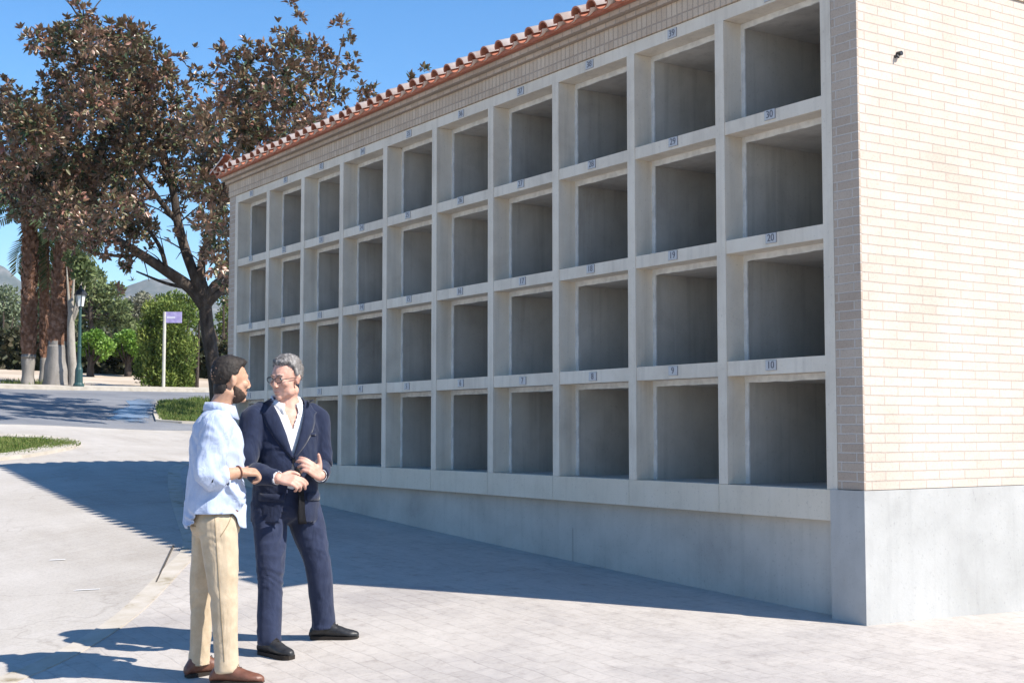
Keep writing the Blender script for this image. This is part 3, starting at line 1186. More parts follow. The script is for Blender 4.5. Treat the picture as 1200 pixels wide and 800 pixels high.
# tall clipped cypress hedge block
hp = on_ground(196, 456.5)
hd = depth_of(hp) + .6
hk = hd / FPX
hg = thing('cypress_hedge', 'tall clipped cypress hedge block behind the sign post', 'hedge', hp)
cl_ = []
rr = random.Random(9)
for i in range(70):
    u = rr.uniform(-1, 1)
    v_ = rr.uniform(0, 1)
    px = 194 + u * 29
    py = 450 - v_ * (92 - 6 * u * u * 2)
    c = np.array(at(px, py, hd + rr.uniform(-.3, 1.1)))
    cl_.append((c, (.28, .28, .42)))
leafy('foliage', hg, local(cl_, hp), 19000, .11, 'cypress', 1, .35, .38, 1.2)
bm = bmesh.new()
c = hp + FWD * 1.0
for i in range(5):
    limb(bm, [(c + RGT * (i - 2) * .35 - V((0, 0, .2)), .07), (c + RGT * (i - 2) * .36 + V((0, 0, 1.2)), .05), (c + RGT * (i - 2) * .38 + V((0, 0, 2.4)), .02)], 3, 6)
obj('stems', rel(bm, hp), 'bark', hg)

BGTREES = [
    ('olive_tree', 6, 440, 60, [(5, 418, .8), (6, 400, .6)], [(4, 352, 20), (16, 372, 16), (-8, 372, 20), (8, 392, 22), (-8, 408, 22), (18, 404, 14), (0, 420, 14)], 'olive', 3600, .24, 'grey green olive tree at the left edge beyond the palms'),
    ('pine_tree', 112, 438, 75, [(110, 410, .9), (106, 370, .7), (104, 340, .4)], [(104, 340, 22), (120, 352, 18), (90, 350, 18), (112, 325, 12), (128, 372, 20), (100, 372, 20), (80, 368, 14), (142, 362, 12), (120, 392, 18), (95, 395, 16), (148, 385, 16), (135, 340, 10)], 'pine', 5200, .3, 'loose mid green pine rising above the two citrus trees'),
    ('grey_tree', 160, 436, 78, [(160, 415, .9), (162, 385, .6)], [(158, 362, 14), (172, 358, 12), (146, 372, 12), (165, 378, 14), (150, 386, 10), (178, 385, 12), (165, 400, 14), (182, 405, 12), (168, 350, 8)], 'greyleaf', 3200, .26, 'dull grey leafed tree between the pine and the cypress hedge'),
    ('green_tree', 58, 440, 80, [(58, 415, .9), (58, 380, .6)], [(52, 325, 15), (58, 345, 16), (48, 365, 14), (62, 378, 16), (52, 392, 14), (64, 402, 12)], 'pine', 2600, .3, 'tall narrow green tree seen between the palm trunks'),
    ('broadleaf_tree', 262, 440, 62, [(262, 418, .9), (262, 390, .6)], [(262, 345, 14), (268, 370, 14), (258, 392, 13), (270, 405, 14), (240, 352, 8), (262, 318, 10), (285, 360, 20), (285, 400, 20), (238, 375, 6)], 'cypress', 2400, .22, 'fresh green tree beyond the big magnolia trunk'),
    ('broadleaf_tree', 180, 436, 84, [(180, 415, .9), (180, 395, .6)], [(205, 352, 12), (225, 356, 14), (190, 354, 10), (212, 372, 16), (180, 372, 12), (238, 380, 12)], 'cypress', 2400, .26, 'olive green tree showing above the cypress hedge'),
]
for nm, px, py, dd, tk, cls, m, n, sz, lab in BGTREES:
    simple_tree(nm, px, py, tk, cls, m, n, sz, lab, 'tree', 'trees beyond the palms', 1, 1.5, 'bark', .16, dd, 5)

# low dark hedge running behind the bank
p0, p1 = at(-60, 438, 53), at(330, 438, 53)
mid = (p0 + p1) / 2
mid.z = G(mid.x, mid.y)
hg = thing('clipped_hedge', 'long low dark brown green hedge behind the citrus trees', 'hedge', mid)
cl_ = []
for i in range(150):
    t_ = i / 149
    q = p0.lerp(p1, t_)
    for h in (.3, .75, 1.15):
        cl_.append((np.array((q.x + rr.uniform(-.4, .4), q.y + rr.uniform(-.2, .2), G(q.x, q.y) + h + .15 * math.sin(i * .4))), (.42, .42, .4)))
leafy('foliage', hg, local(cl_, mid), 8000, .28, 'dark_leaf', 1, .4, .6)
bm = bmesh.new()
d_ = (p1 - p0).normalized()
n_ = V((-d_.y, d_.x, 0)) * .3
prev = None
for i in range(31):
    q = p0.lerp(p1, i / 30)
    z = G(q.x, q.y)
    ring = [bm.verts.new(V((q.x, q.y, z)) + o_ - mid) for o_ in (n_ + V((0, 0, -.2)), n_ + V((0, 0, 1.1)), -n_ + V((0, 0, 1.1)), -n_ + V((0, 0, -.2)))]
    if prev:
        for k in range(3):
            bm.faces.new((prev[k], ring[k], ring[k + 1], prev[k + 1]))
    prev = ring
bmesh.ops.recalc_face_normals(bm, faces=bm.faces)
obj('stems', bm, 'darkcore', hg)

# grass patch under the magnolia
bq = [on_ground(*p) for p in ((187, 473), (184, 484), (187, 493.5), (216, 495), (250, 496), (262, 488), (262, 472), (225, 470))]
bx = [(p.x, p.y) for p in bq]


def inside(x, y, poly):
    r = False
    for i in range(len(poly)):
        (x1, y1), (x2, y2) = poly[i], poly[i - 1]
        if (y1 > y) != (y2 > y) and x < (x2 - x1) * (y - y1) / (y2 - y1) + x1:
            r = not r
    return r


gpts = []
while len(gpts) < 11000:
    x = random.uniform(min(p[0] for p in bx), max(p[0] for p in bx))
    y = random.uniform(min(p[1] for p in bx), max(p[1] for p in bx))
    if inside(x, y, bx):
        gpts.append(gp(x, y, 0))
hh_ = np.array([.09 + .13 * max(0, noise.noise(p * .9) + .3) for p in gpts])
tag(blades('grass', gpts, hh_, 'blade', rng.random(len(gpts))), 'uneven green grass patch round the magnolia foot', 'grass', kind='stuff')
bm = bmesh.new()
f_ = bm.faces.new([bm.verts.new(gp(x, y, .012)) for x, y in bx])
f_.normal_update()
if f_.normal.z < 0:
    f_.normal_flip()
tag(obj('bed_soil', bm, 'turf'), 'turf of the magnolia bed', kind='structure')
bm = bmesh.new()
ribbon(bm, [(p.x, p.y) for p in (on_ground(186, 472), on_ground(183, 486), on_ground(186, 494), on_ground(214, 496), on_ground(246, 497))], .13, -.03, .05)
tag(obj('bed_kerb', bm, 'border'), 'sand stone kerb round the magnolia bed', kind='structure')
# damp patch on the street, sky reflection painted into its colour
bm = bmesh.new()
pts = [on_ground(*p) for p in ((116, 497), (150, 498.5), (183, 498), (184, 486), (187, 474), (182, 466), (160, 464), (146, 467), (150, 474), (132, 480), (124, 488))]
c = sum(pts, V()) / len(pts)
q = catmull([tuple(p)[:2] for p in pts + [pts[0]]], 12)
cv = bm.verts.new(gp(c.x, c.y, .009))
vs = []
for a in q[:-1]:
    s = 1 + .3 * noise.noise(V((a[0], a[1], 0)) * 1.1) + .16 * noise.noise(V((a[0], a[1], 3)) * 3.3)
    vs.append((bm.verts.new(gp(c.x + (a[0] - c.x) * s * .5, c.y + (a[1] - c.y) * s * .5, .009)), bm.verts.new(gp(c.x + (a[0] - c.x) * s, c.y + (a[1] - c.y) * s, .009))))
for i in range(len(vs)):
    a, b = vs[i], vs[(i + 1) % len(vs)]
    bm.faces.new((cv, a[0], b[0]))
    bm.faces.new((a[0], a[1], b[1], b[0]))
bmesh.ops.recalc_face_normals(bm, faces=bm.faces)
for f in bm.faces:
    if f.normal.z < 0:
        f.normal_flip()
tint_patch = obj('sky_tint_patch', bm, 'sky_tinted')
ta = tint_patch.data.attributes.new('tone', 'FLOAT', 'POINT')
for i, v in enumerate(tint_patch.data.vertices):
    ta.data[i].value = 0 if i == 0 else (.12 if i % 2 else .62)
tag(tint_patch, 'damp patch with sky reflection painted bluish on the shaded street', kind='structure')

# --- lamp post
lp = on_ground(92, 456.5)
lp.z += .05
k = depth_of(lp) / FPX
lm = thing('street_lamp', 'green iron lamp post with a black lantern beside the stout palm', 'street lamp', lp)
H = 96 * k
bm = bmesh.new()
lathe(bm, [(.16, -.1), (.16, .1), (.12, .16), (.11, .55), (.085, .62), (.06, .75), (.052, 1.2), (.065, 1.24), (.05, 1.3), (.04, H - .1), (.06, H - .06), (.035, H)], 14)
obj('post', bm, 'lampgreen', lm, False)
bm = bmesh.new()
lathe(bm, [(.1, H), (.1, H + .02), (.15, H + .32), (.15, H + .33)], 6)
obj('lamp_glass', bm, 'glass', lm)
bm = bmesh.new()
lathe(bm, [(.2, H + .33), (.2, H + .36), (.13, H + .48), (.06, H + .53), (.06, H + .57), (.02, H + .64)], 6)
for i in range(6):
    a = 2 * PI * i / 6
    tube(bm, [(.105 * math.cos(a), .105 * math.sin(a), H - .01), (.158 * math.cos(a), .158 * math.sin(a), H + .335)], .012, 5)
obj('lantern_frame', bm, 'black_metal', lm)

# --- sign
sp = on_ground(191.5, 457)
sp.z += .08
k = depth_of(sp) / FPX
sg = thing('sign_post', 'thin pale metal post carrying a small lilac sign in front of the cypress hedge', 'sign', sp)
H = 89 * k
bm = bmesh.new()
tube(bm, [(0, 0, -.2), (0, 0, H)], .05, 10)
obj('post', bm, mottled('weathered galvanised post', [(.3, (.42, .41, .36)), (.7, (.58, .56, .5))], 3), sg)
bm = bmesh.new()
box(bm, .03, .03 + 19 * k, -.02, .02, H - 13 * k, H)
bevel(bm, .01)
pn = obj('sign_panel', bm, mottled('lilac enamel', [(.35, (.3, .25, .5)), (.6, (.42, .37, .62)), (.7, (.62, .6, .72))], 5, .4, .4, (1, 1, 1), 0), sg)
pn.rotation_euler = (0, 0, math.atan2(RGT.y, RGT.x))
bm = bmesh.new()
box(bm, .07, .07 + 10 * k, -.024, .024, H - 8 * k, H - 5.5 * k)
o = obj('sign_band', bm, mat('pale lettering band', (.62, .6, .72), .5), pn)

# --- far hill
bm = bmesh.new()
R0 = 2500.
pts_ = [(-400, 380), (-150, 345), (-60, 322), (0, 312), (30, 330), (75, 352), (110, 352), (140, 338), (165, 330), (190, 327), (215, 338), (240, 350), (275, 356), (340, 340), (460, 352), (640, 365), (900, 380)]
sm = catmull(pts_, 8)
rows = []
for j, (dd, hh) in enumerate(((-420, 0), (-260, .35), (-120, .75), (0, 1.0), (150, .8), (400, 0))):
    row = []
    for a in sm:
        p = at(a[0], a[1], R0)
        z0 = 0
        zz = z0 + (p.z - z0) * hh
        fl = V(((p.x - CAM.x), (p.y - CAM.y), 0)).normalized()
        q = V((p.x, p.y, zz)) + fl * dd
        q += V((noise.noise(q * .012), noise.noise(q * .012 + V((5, 0, 0))), noise.noise(q * .02) * .5 * (hh > 0))) * 22
        if hh == 1.0:
            q = V((q.x, q.y, p.z + noise.noise(q * .03) * 4))
        row.append(bm.verts.new(q))
    rows.append(row)
for a, b in zip(rows, rows[1:]):
    for k_ in range(len(a) - 1):
        bm.faces.new((a[k_], a[k_ + 1], b[k_ + 1], b[k_]))
bmesh.ops.recalc_face_normals(bm, faces=bm.faces)
M['hill'] = mottled('scrub and rock', [(.35, (.06, .075, .06)), (.5, (.1, .11, .095)), (.65, (.19, .185, .17))], .02, .95, .05, (1, 1, 1), 0)
tag(obj('mountain', bm, 'hill', None, True), 'distant scrubby mountain', kind='structure')
# ------------------------------------------------------------------ people
def skin_mat(name, c, c2):
    m = mat(name, c, .55, .35)
    t = NT(m)
    t.base(t.ramp(t.noise(t.obj(), 30, 5), [(.35, c), (.65, c2)]))
    t.b.inputs['Subsurface Weight'].default_value = .12
    t.b.inputs['Subsurface Radius'].default_value = (.012, .005, .003)
    t.b.inputs['Subsurface Scale'].default_value = .5
    t.bump(t.noise(t.obj(), 220, 3), .15, .001)
    return m


M['skin_tan'] = skin_mat('tanned skin', (.42, .235, .15), (.5, .29, .2))
M['skin_fair'] = skin_mat('ruddy skin', (.5, .27, .2), (.6, .36, .28))
M['hair_dark'] = mottled('dark hair', [(.3, (.012, .01, .009)), (.7, (.035, .028, .024))], 60, .65, .25, (1, 1, .3), .35, .004, 120)
M['beard'] = mottled('dark stubble', [(.3, (.03, .02, .016)), (.7, (.075, .05, .038))], 70, .7, .2, (1, 1, 1), .5, .003, 200)
M['hair_grey'] = mottled('silver hair', [(.3, (.07, .064, .06)), (.5, (.15, .14, .135)), (.7, (.33, .315, .305))], 45, .6, .3, (1, 1, .4), .8, .006, 120)
M['shirt_blue'] = cloth('pale blue cotton', (.35, .415, .56), (.45, .505, .64), .9, .5)
M['shirt_white'] = cloth('white cotton', (.74, .73, .75), (.8, .79, .8))
M['chino'] = cloth('sand chino', (.42, .33, .225), (.52, .42, .3))
M['navy'] = cloth('shaded navy cloth', (.011, .016, .038), (.019, .027, .058), .85)  # jacket: suit cloth darkened, its shade put into the colour
M['navy_lit'] = cloth('lit navy cloth', (.018, .025, .054), (.03, .04, .08), .85)  # trousers: same suit cloth, stronger light put in as a lighter navy
M['lining'] = cloth('black lining', (.006, .006, .008), (.012, .012, .014), .6)
M['leather_brown'] = mottled('brown leather', [(.3, (.1, .04, .025)), (.7, (.19, .08, .05))], 18, .45, .45, (1, 1, 1), .3, .003, 90)
M['leather_black'] = mottled('dark grey leather', [(.3, (.012, .012, .014)), (.7, (.035, .035, .037))], 18, .45, .4, (1, 1, 1), .3, .003, 90)
M['sole'] = mat('dark sole', (.03, .024, .02), .8, .2)
M['eye_white'] = mat('eye white', (.6, .58, .55), .3, .5)
M['iris'] = mat('dark iris', (.02, .012, .008), .2, .6)
M['lip'] = mat('lips', (.42, .16, .13), .5, .4)


class Fig:
    """mesh pieces that are fused by a voxel remesh into one surface"""
    def __init__(self):
        self.bm = bmesh.new()

    def loft(self, secs, n=4, seg=20):
        """sections (centre, axis a, axis b), smoothly interpolated, domed at the ends"""
        q = catmull([(*c, *a, *b) for c, a, b in secs], n)
        q = [(V(x[:3]), V(x[3:6]), V(x[6:9])) for x in q]
        d0, d1 = (q[0][0] - q[1][0]).normalized(), (q[-1][0] - q[-2][0]).normalized()
        def dome(s, d):
            r = (s[1].length + s[2].length) / 2
            return [(s[0] + d * r * .55 * math.sin(t), s[1] * math.cos(t), s[2] * math.cos(t)) for t in (.5, 1.0, 1.4)]
        q = dome(q[0], d0)[::-1] + q + dome(q[-1], d1)
        rings = [[self.bm.verts.new(c + a * math.cos(2 * PI * k / seg) + b * math.sin(2 * PI * k / seg)) for k in range(seg)] for c, a, b in q]
        for a, b in zip(rings, rings[1:]):
            for k in range(seg):
                self.bm.faces.new((a[k], a[(k + 1) % seg], b[(k + 1) % seg], b[k]))
        self.bm.faces.new(rings[0][::-1])
        self.bm.faces.new(rings[-1])
        return self

    def limb(self, pts, rads, flat=1.0, ref=None, n=4, seg=14):
        pts = [V(p) for p in pts]
        secs = []
        r0 = V(ref) if ref else None
        for i, p in enumerate(pts):
            d = (pts[min(i + 1, len(pts) - 1)] - pts[max(i - 1, 0)]).normalized()
            if r0 is None:
                r0 = d.orthogonal()
            a = (r0 - d * r0.dot(d)).normalized()
            b = d.cross(a)
            r = rads[i]
            secs.append((p, a * r, b * r * flat))
        return self.loft(secs, n, seg)

    def ball(self, c, r, F=None, seg=16):
        """ellipsoid: radii (right, forward, up) in frame F=(right, fwd, up)"""
        F = F or (V((1, 0, 0)), V((0, 1, 0)), V((0, 0, 1)))
        if not hasattr(r, '__len__'):
            r = (r, r, r)
        M4 = Matrix.Translation(V(c)) @ Matrix(((F[0].x * r[0], F[1].x * r[1], F[2].x * r[2], 0), (F[0].y * r[0], F[1].y * r[1], F[2].y * r[2], 0),
                                               (F[0].z * r[0], F[1].z * r[1], F[2].z * r[2], 0), (0, 0, 0, 1)))
        bmesh.ops.create_uvsphere(self.bm, u_segments=seg, v_segments=max(6, seg // 2), radius=1, matrix=M4)
        return self

    def fuse(self, voxel, smooth=3, disp=None, keep=None, push=None):
        bmesh.ops.recalc_face_normals(self.bm, faces=self.bm.faces)
        me = bpy.data.meshes.new('tmp')
        self.bm.to_mesh(me)
        self.bm.free()
        ob = bpy.data.objects.new('tmp', me)
        COL.objects.link(ob)
        md = ob.modifiers.new('r', 'REMESH')
        md.mode = 'VOXEL'
        md.voxel_size = voxel
        ms = ob.modifiers.new('s', 'SMOOTH')
        ms.factor = .5
        ms.iterations = smooth
        bpy.context.view_layer.update()
        res = bpy.data.meshes.new_from_object(ob.evaluated_get(bpy.context.evaluated_depsgraph_get()))
        bpy.data.objects.remove(ob)
        bpy.data.meshes.remove(me)
        bm = bmesh.new()
        bm.from_mesh(res)
        bpy.data.meshes.remove(res)
        bm.normal_update()
        if disp:
            nn = [(v, v.normal.copy(), v.co.copy()) for v in bm.verts]
            for v, n_, c in nn:
                v.co = c + n_ * disp(c, n_)
        if push:
            for v in bm.verts:
                v.co = push(v.co, v.normal)
        if keep:
            dead = [f for f in bm.faces if not keep(f.calc_center_median(), f.normal)]
            bmesh.ops.delete(bm, geom=dead, context='FACES')
        bm.normal_update()
        return bm


def head_frame(yaw, pitch=0, roll=0):
    """facing angle measured from +x towards +y; returns (right, forward, up)"""
    f = V((math.cos(yaw) * math.cos(pitch), math.sin(yaw) * math.cos(pitch), math.sin(pitch)))
    r = f.cross(V((0, 0, 1))).normalized()
    u = r.cross(f)
    r2 = r * math.cos(roll) + u * math.sin(roll)
    return (r2, f, f.cross(-r2) if False else r2.cross(f))


def add_head(fig, c, F, k=1.0, heavy=1.0):
    R, Fw, U = F
    P = lambda x, y, z: V(c) + (R * x + Fw * y + U * z) * k
    E = lambda x, y, z, a, b, d: fig.ball(P(x, y, z), (a * k, b * k, d * k), F)
    E(0, -.012, .036, .076, .097, .086)
    E(0, .012, .02, .071, .082, .085)
    E(0, .034, -.03, .063 * heavy, .062, .085)
    E(0, .043, -.072, .049 * heavy, .047, .04)
    E(0, .078, -.098, .022, .02, .017)
    for s in (-1, 1):
        E(.04 * s, .066, -.018, .024 * heavy, .026, .022)
        E(.045 * s, .025, -.07, .022 * heavy, .035, .03)
        fig.limb([P(.012 * s, .092, .029), P(.04 * s, .08, .03)], [.0095 * k, .008 * k], n=2, seg=8)
        E(.031 * s, .079, .012, .016, .012, .011)
        # ear
        E(.076 * s, -.008, -.006, .009, .018, .03)
        E(.083 * s, -.015, .006, .008, .011, .019)
        E(.01 * s, .104, -.033, .0065, .01, .0065)
    fig.limb([P(0, .09, .022), P(0, .106, .0), P(0, .114, -.026)], [.0075 * k, .0085 * k, .0095 * k], n=3, seg=10)
    fig.limb([P(-.02, .087, -.06), P(0, .095, -.058), P(.02, .087, -.06)], [.006 * k, .0085 * k, .006 * k], n=3, seg=8)
    fig.limb([P(-.018, .085, -.07), P(0, .093, -.072), P(.018, .085, -.07)], [.006 * k, .009 * k, .006 * k], n=3, seg=8)
    return P


def add_eyes(root, P, F, k):
    for s in (-1, 1):
        bm = bmesh.new()
        bmesh.ops.create_uvsphere(bm, u_segments=14, v_segments=10, radius=.0112 * k, matrix=Matrix.Translation(P(.0315 * s, .0805, .011)))
        o = obj('eye', bm, 'eye_white', root, True)
        bm = bmesh.new()
        bmesh.ops.create_uvsphere(bm, u_segments=12, v_segments=8, radius=.0062 * k, matrix=Matrix.Translation(P(.0315 * s, .0862, .011)))
        obj('iris', bm, 'iris', o, True)


def shell(fig_c, F, radii, mask, thick, amp, freq, k, seg=72):
    """closed lump over an ellipsoid: stands out where mask is 1, sinks inside where it is 0"""
    R, Fw, U = F
    bm = bmesh.new()
    bmesh.ops.create_icosphere(bm, subdivisions=5, radius=1)
    for v in bm.verts:
        d = v.co.normalized()
        m_ = mask(d)
        n_ = noise.noise(d * freq) * .6 + noise.noise(d * freq * 2.3) * .4
        q = V((d.x * radii[0], d.y * radii[1], d.z * radii[2])) * k
        q += d * ((thick(d) * m_ - .02 * (1 - m_)) + amp * n_ * m_) * k
        v.co = V(fig_c) + R * q.x + Fw * q.y + U * q.z
    return bm


def sstep(a, b, x):
    t = max(0, min(1, (x - a) / (b - a)))
    return t * t * (3 - 2 * t)


def add_hand(fig, wrist, d, palm_n, thumb_side, curl=(.5, .6, .7, .8), k=1.0, thumb=.5, spread=.06):
    """hand from the wrist: d along the palm, palm_n the way the palm faces, thumb_side +1/-1 along d x n"""
    d = V(d).normalized()
    n = V(palm_n)
    n = (n - d * n.dot(d)).normalized()
    s = d.cross(n) * thumb_side
    W = V(wrist)
    pl = .088 * k
    for i in range(4):
        off = (.027 - .018 * i) * k
        kn = W + d * (pl - abs(i - 1) * .004 * k) + s * off
        fig.limb([W + s * off * .55, W + d * pl * .5 + s * off * .9, kn], [.0165 * k, .0145 * k, .0125 * k], n=2, seg=10)
        L = (.041, .045, .042, .033)[i] * k
        ang = 0
        pos = kn.copy()
        dir0 = (d + s * (1.5 - i) * spread).normalized()
        pts, rad = [pos - d * .012, pos.copy()], [.0105 * k, .0105 * k]
        for j, (fr, a) in enumerate(((1, .9), (.66, 1.15), (.52, .7))):
            ang += curl[i] * a
            pos = pos + (dir0 * math.cos(ang) + n * math.sin(ang)) * L * fr
            pts.append(pos.copy())
            rad.append((.0095, .0088, .0075)[j] * k)
        fig.limb(pts, rad, n=3, seg=9)
    b = W + d * .018 * k + s * .022 * k
    t1 = b + (d * .55 + s * .75 + n * .35 * thumb).normalized() * .042 * k
    t2 = t1 + (d * .85 + s * (.45 - .5 * thumb) + n * .45 * thumb).normalized() * .032 * k
    t3 = t2 + (d * .9 + s * (.2 - .7 * thumb) + n * .5 * thumb).normalized() * .024 * k
    fig.limb([b, t1, t2, t3], [.017 * k, .0135 * k, .011 * k, .0085 * k], n=3, seg=9)


def frame2(a):
    return V((math.sin(a), -math.cos(a), 0)), V((math.cos(a), math.sin(a), 0))      # right, forward


def torso_secs(rows, a):
    """rows: (x, y, z, half width, half depth[, yaw])"""
    out = []
    for r in rows:
        R, Fw = frame2(r[5] if len(r) > 5 else a)
        out.append((V(r[:3]), R * r[3], Fw * r[4]))
    return out


def shoe(name, m, ankle, heading, L, root, gz):
    """low shoe: sole, upper with toe cap and tongue; ankle (x, y), heading angle"""
    f = Fig()
    d = V((math.cos(heading), math.sin(heading), 0))
    s = V((-d.y, d.x, 0))
    A = V((ankle[0], ankle[1], gz))
    up = V((0, 0, 1))
    heel = A - d * .065
    rows = [(-.075, .034, .03, .038), (-.04, .038, .055, .055), (0, .04, .06, .062), (.04, .041, .05, .05), (.09, .045, .037, .037), (.14, .047, .028, .029), (.18, .04, .024, .026), (L - .085, .024, .02, .021)]
    f.loft([(A + d * x + up * (h + .012), s * w_, up * h) for x, w_, h, zc in rows], 3, 16)
    f.limb([A + up * .06 - d * .01, A + up * .115 - d * .012], [.043, .045], n=2)
    bm = f.fuse(.006, 3, lambda c, n_: noise.noise(c * 40) * .0015)
    for v in bm.verts:
        v.co.z = max(v.co.z, gz + .012)
    o = obj(name, bm, m, root, True)
    bm = bmesh.new()
    prof = [(-.078, .022), (-.06, .036), (0, .04), (.05, .042), (.1, .047), (.145, .049), (.185, .041), (L - .078, .022)]
    q = catmull(prof, 4)
    up_, lo = [], []
    ring = [(x, w_) for x, w_ in q] + [(x, -w_) for x, w_ in q[::-1]]
    t = [bm.verts.new(A + d * x + s * w_ + up * .022) for x, w_ in ring]
    b = [bm.verts.new(A + d * x + s * w_ + up * (.0 if x < .02 or x > .06 else .006)) for x, w_ in ring]
    for i in range(len(ring)):
        j = (i + 1) % len(ring)
        bm.faces.new((t[i], t[j], b[j], b[i]))
    bm.faces.new(t[::-1])
    bm.faces.new(b)
    bmesh.ops.recalc_face_normals(bm, faces=bm.faces)
    obj('sole', bm, 'sole', o)
    bm = bmesh.new()
    for i in range(4):
        x = .05 + i * .016
        z = .118 - i * .013
        tube(bm, [A + d * x + s * .018 + up * (z - .012), A + d * (x + .002) + up * z, A + d * x - s * .018 + up * (z - .012)], .0025, 5)
    obj('laces', bm, 'sole', o)
    return o


def folds(amp, fx=9, fz=22, seed=0.0):
    def f(c, n_):
        q = V((c.x * fx + seed, c.y * fx, c.z * fz))
        w_ = noise.noise(V((c.x * 5 + seed, c.y * 5, c.z * 5)))
        q.z += w_ * 2.5 + (c.x + c.y) * fx * .8
        a = noise.noise(q)
        return amp * ((1 - abs(a) * 2) * .7 + noise.noise(q * 2.1) * .35 + w_ * .8)
    return f


HEADING = math.atan2(RGT.y, RGT.x)

# ================= man in the pale blue shirt =================
ga = on_ground(256, 796)
A_ = thing('person', 'dark haired bearded man in pale blue shirt, sand chinos and brown shoes, seen side on', 'person', ga, HEADING, 'two men talking beside the block')


def gzl(root_p, x, y):
    p = root_p + RGT * x + V((FWD.x, FWD.y, 0)).normalized() * y
    return G(p.x, p.y) - root_p.z


at_ = .26
yw = .58
HA = head_frame(yw, -.04, .0)
hc = V((.034, .02, 1.612))
f = Fig()
PA = add_head(f, hc, HA, 1.02)
# neck and trunk
f.limb([V((-.02, .0, 1.44)), V((.0, .005, 1.5)), hc + V((-.008, -.02, -.055))], [.07, .056, .055])
f.loft(torso_secs([(-.03, 0, .86, .15, .11), (-.03, 0, 1.0, .135, .1), (-.03, 0, 1.2, .155, .11), (-.03, 0, 1.36, .16, .1), (-.025, 0, 1.44, .09, .07)], at_))
R_, F_ = frame2(at_)
shR = V((-.03, 0, 1.385)) + R_ * .175
shL = V((-.03, 0, 1.385)) - R_ * .175
elR, wrR = V((-.03, -.235, 1.085)), V((.125, -.09, 1.118))
elL, wrL = V((-.07, .25, 1.08)), V((-.03, .255, .84))
f.limb([shR, shR.lerp(elR, .5), elR], [.055, .048, .04])
f.limb([shL, shL.lerp(elL, .5), elL], [.055, .048, .04])
f.limb([elR, elR.lerp(wrR, .35), wrR], [.04, .041, .029])
f.limb([elL, elL.lerp(wrL, .35), wrL], [.04, .041, .029])
add_hand(f, wrR, V((.09, .045, -.004)), V((-.15, .35, -.9)), 1, (.95, 1.05, 1.1, 1.1), 1.0, .7)
add_hand(f, wrL, V((.01, 0, -.09)), V((.1, -.9, 0)), 1, (.35, .4, .45, .5), 1.0, .3)
hipR, hipL = V((.0, -.085, .88)), V((-.06, .085, .88))
anR = V((.065, -.1, gzl(ga, .065, -.1) + .09))
anL = V((-.125, .1, gzl(ga, -.125, .1) + .09))
knR, knL = V((.045, -.105, .47)), V((-.115, .095, .48))
for h_, k_, a_ in ((hipR, knR, anR), (hipL, knL, anL)):
    f.limb([h_, h_.lerp(k_, .5), k_, k_.lerp(a_, .35), a_], [.075, .065, .05, .048, .036])
hdR, hdL = -.12, .62
for a_, hd_ in ((anR, hdR), (anL, hdL)):
    d = V((math.cos(hd_), math.sin(hd_), 0))
    f.limb([a_, a_ + d * .03 - V((0, 0, .045)), a_ + d * .11 - V((0, 0, .06))], [.034, .03, .022])
obj('body', f.fuse(.0055, 3), 'skin_tan', A_, True)
add_eyes(A_, PA, HA, 1.02)


# hair: short at the back and sides, swept up in front
def hm(d):
    line = .02 + .62 * sstep(-.05, .95, d.y) + .0 * d.x
    if d.y < .15:
        line = -.86 + .72 * sstep(-.45, .15, d.y)
    else:
        line = -.12 + .62 * sstep(.12, .62, d.y)
    line += .09 * noise.noise(d * 9)
    return sstep(line - .06, line + .1, d.z)


hair_bm = shell(PA(0, -.032, -.045), HA, (.056, .052, .062), lambda d: sstep(.15, -.2, d.y + .15 * noise.noise(d * 8)) * sstep(-.75, -.45, d.z), lambda d: .0025, .002, 15, 1.02)
nape = bpy.data.meshes.new('nape')
hair_bm.to_mesh(nape)
hair_bm.free()
hair_bm = shell(PA(0, -.008, .036), HA, (.0775, .0975, .088), hm,
                  lambda d: .002 + .012 * sstep(.3, .95, d.z) + .018 * sstep(.35, .8, d.y) * sstep(.2, .6, d.z), .008, 15, 1.02)
hair_bm.from_mesh(nape)
obj('hair', hair_bm, 'hair_dark', A_, True)


def bmk(d):
    line = .55 - .75 * (d.y + .3) + .1 * noise.noise(d * 9)
    jaw = sstep(line + .09, line - .09, d.z) * sstep(-.6, -.35, d.y)
    tache = sstep(.13, .05, abs(d.z - .17)) * sstep(.72, .85, d.y)
    return max(jaw, tache)


obj('beard', shell(PA(0, .03, -.058), HA, (.068, .0655, .061), bmk, lambda d: .003, .003, 22, 1.02), 'beard', A_, True)

# trousers
def trousers(f, disp, m, root, *ankles):
    """fused trousers, the hems cut open and level"""
    def cut(c):
        a = min(ankles, key=lambda q: (V((q.x, q.y, 0)) - V((c.x, c.y, 0))).length)
        return a.z - .026 + .25 * ((c - a).dot(V((-.8, .2, 0)))) * -.35
    bm = f.fuse(.0085, 3, disp, lambda c, n_: c.z > cut(c))
    for v in bm.verts:
        if v.is_boundary:
            v.co.z = cut(v.co)
            a = min(ankles, key=lambda q: (V((q.x, q.y, 0)) - V((v.co.x, v.co.y, 0))).length)
            o_ = V((v.co.x - a.x, v.co.y - a.y, 0))
            if o_.length > 1e-4:
                r_ = max(o_.length, .058)
                v.co.x, v.co.y = a.x + o_.x / o_.length * r_, a.y + o_.y / o_.length * r_
    o = obj('trousers', bm, m, root, True)
    md = o.modifiers.new('t', 'SOLIDIFY')
    md.thickness = .004
    return o


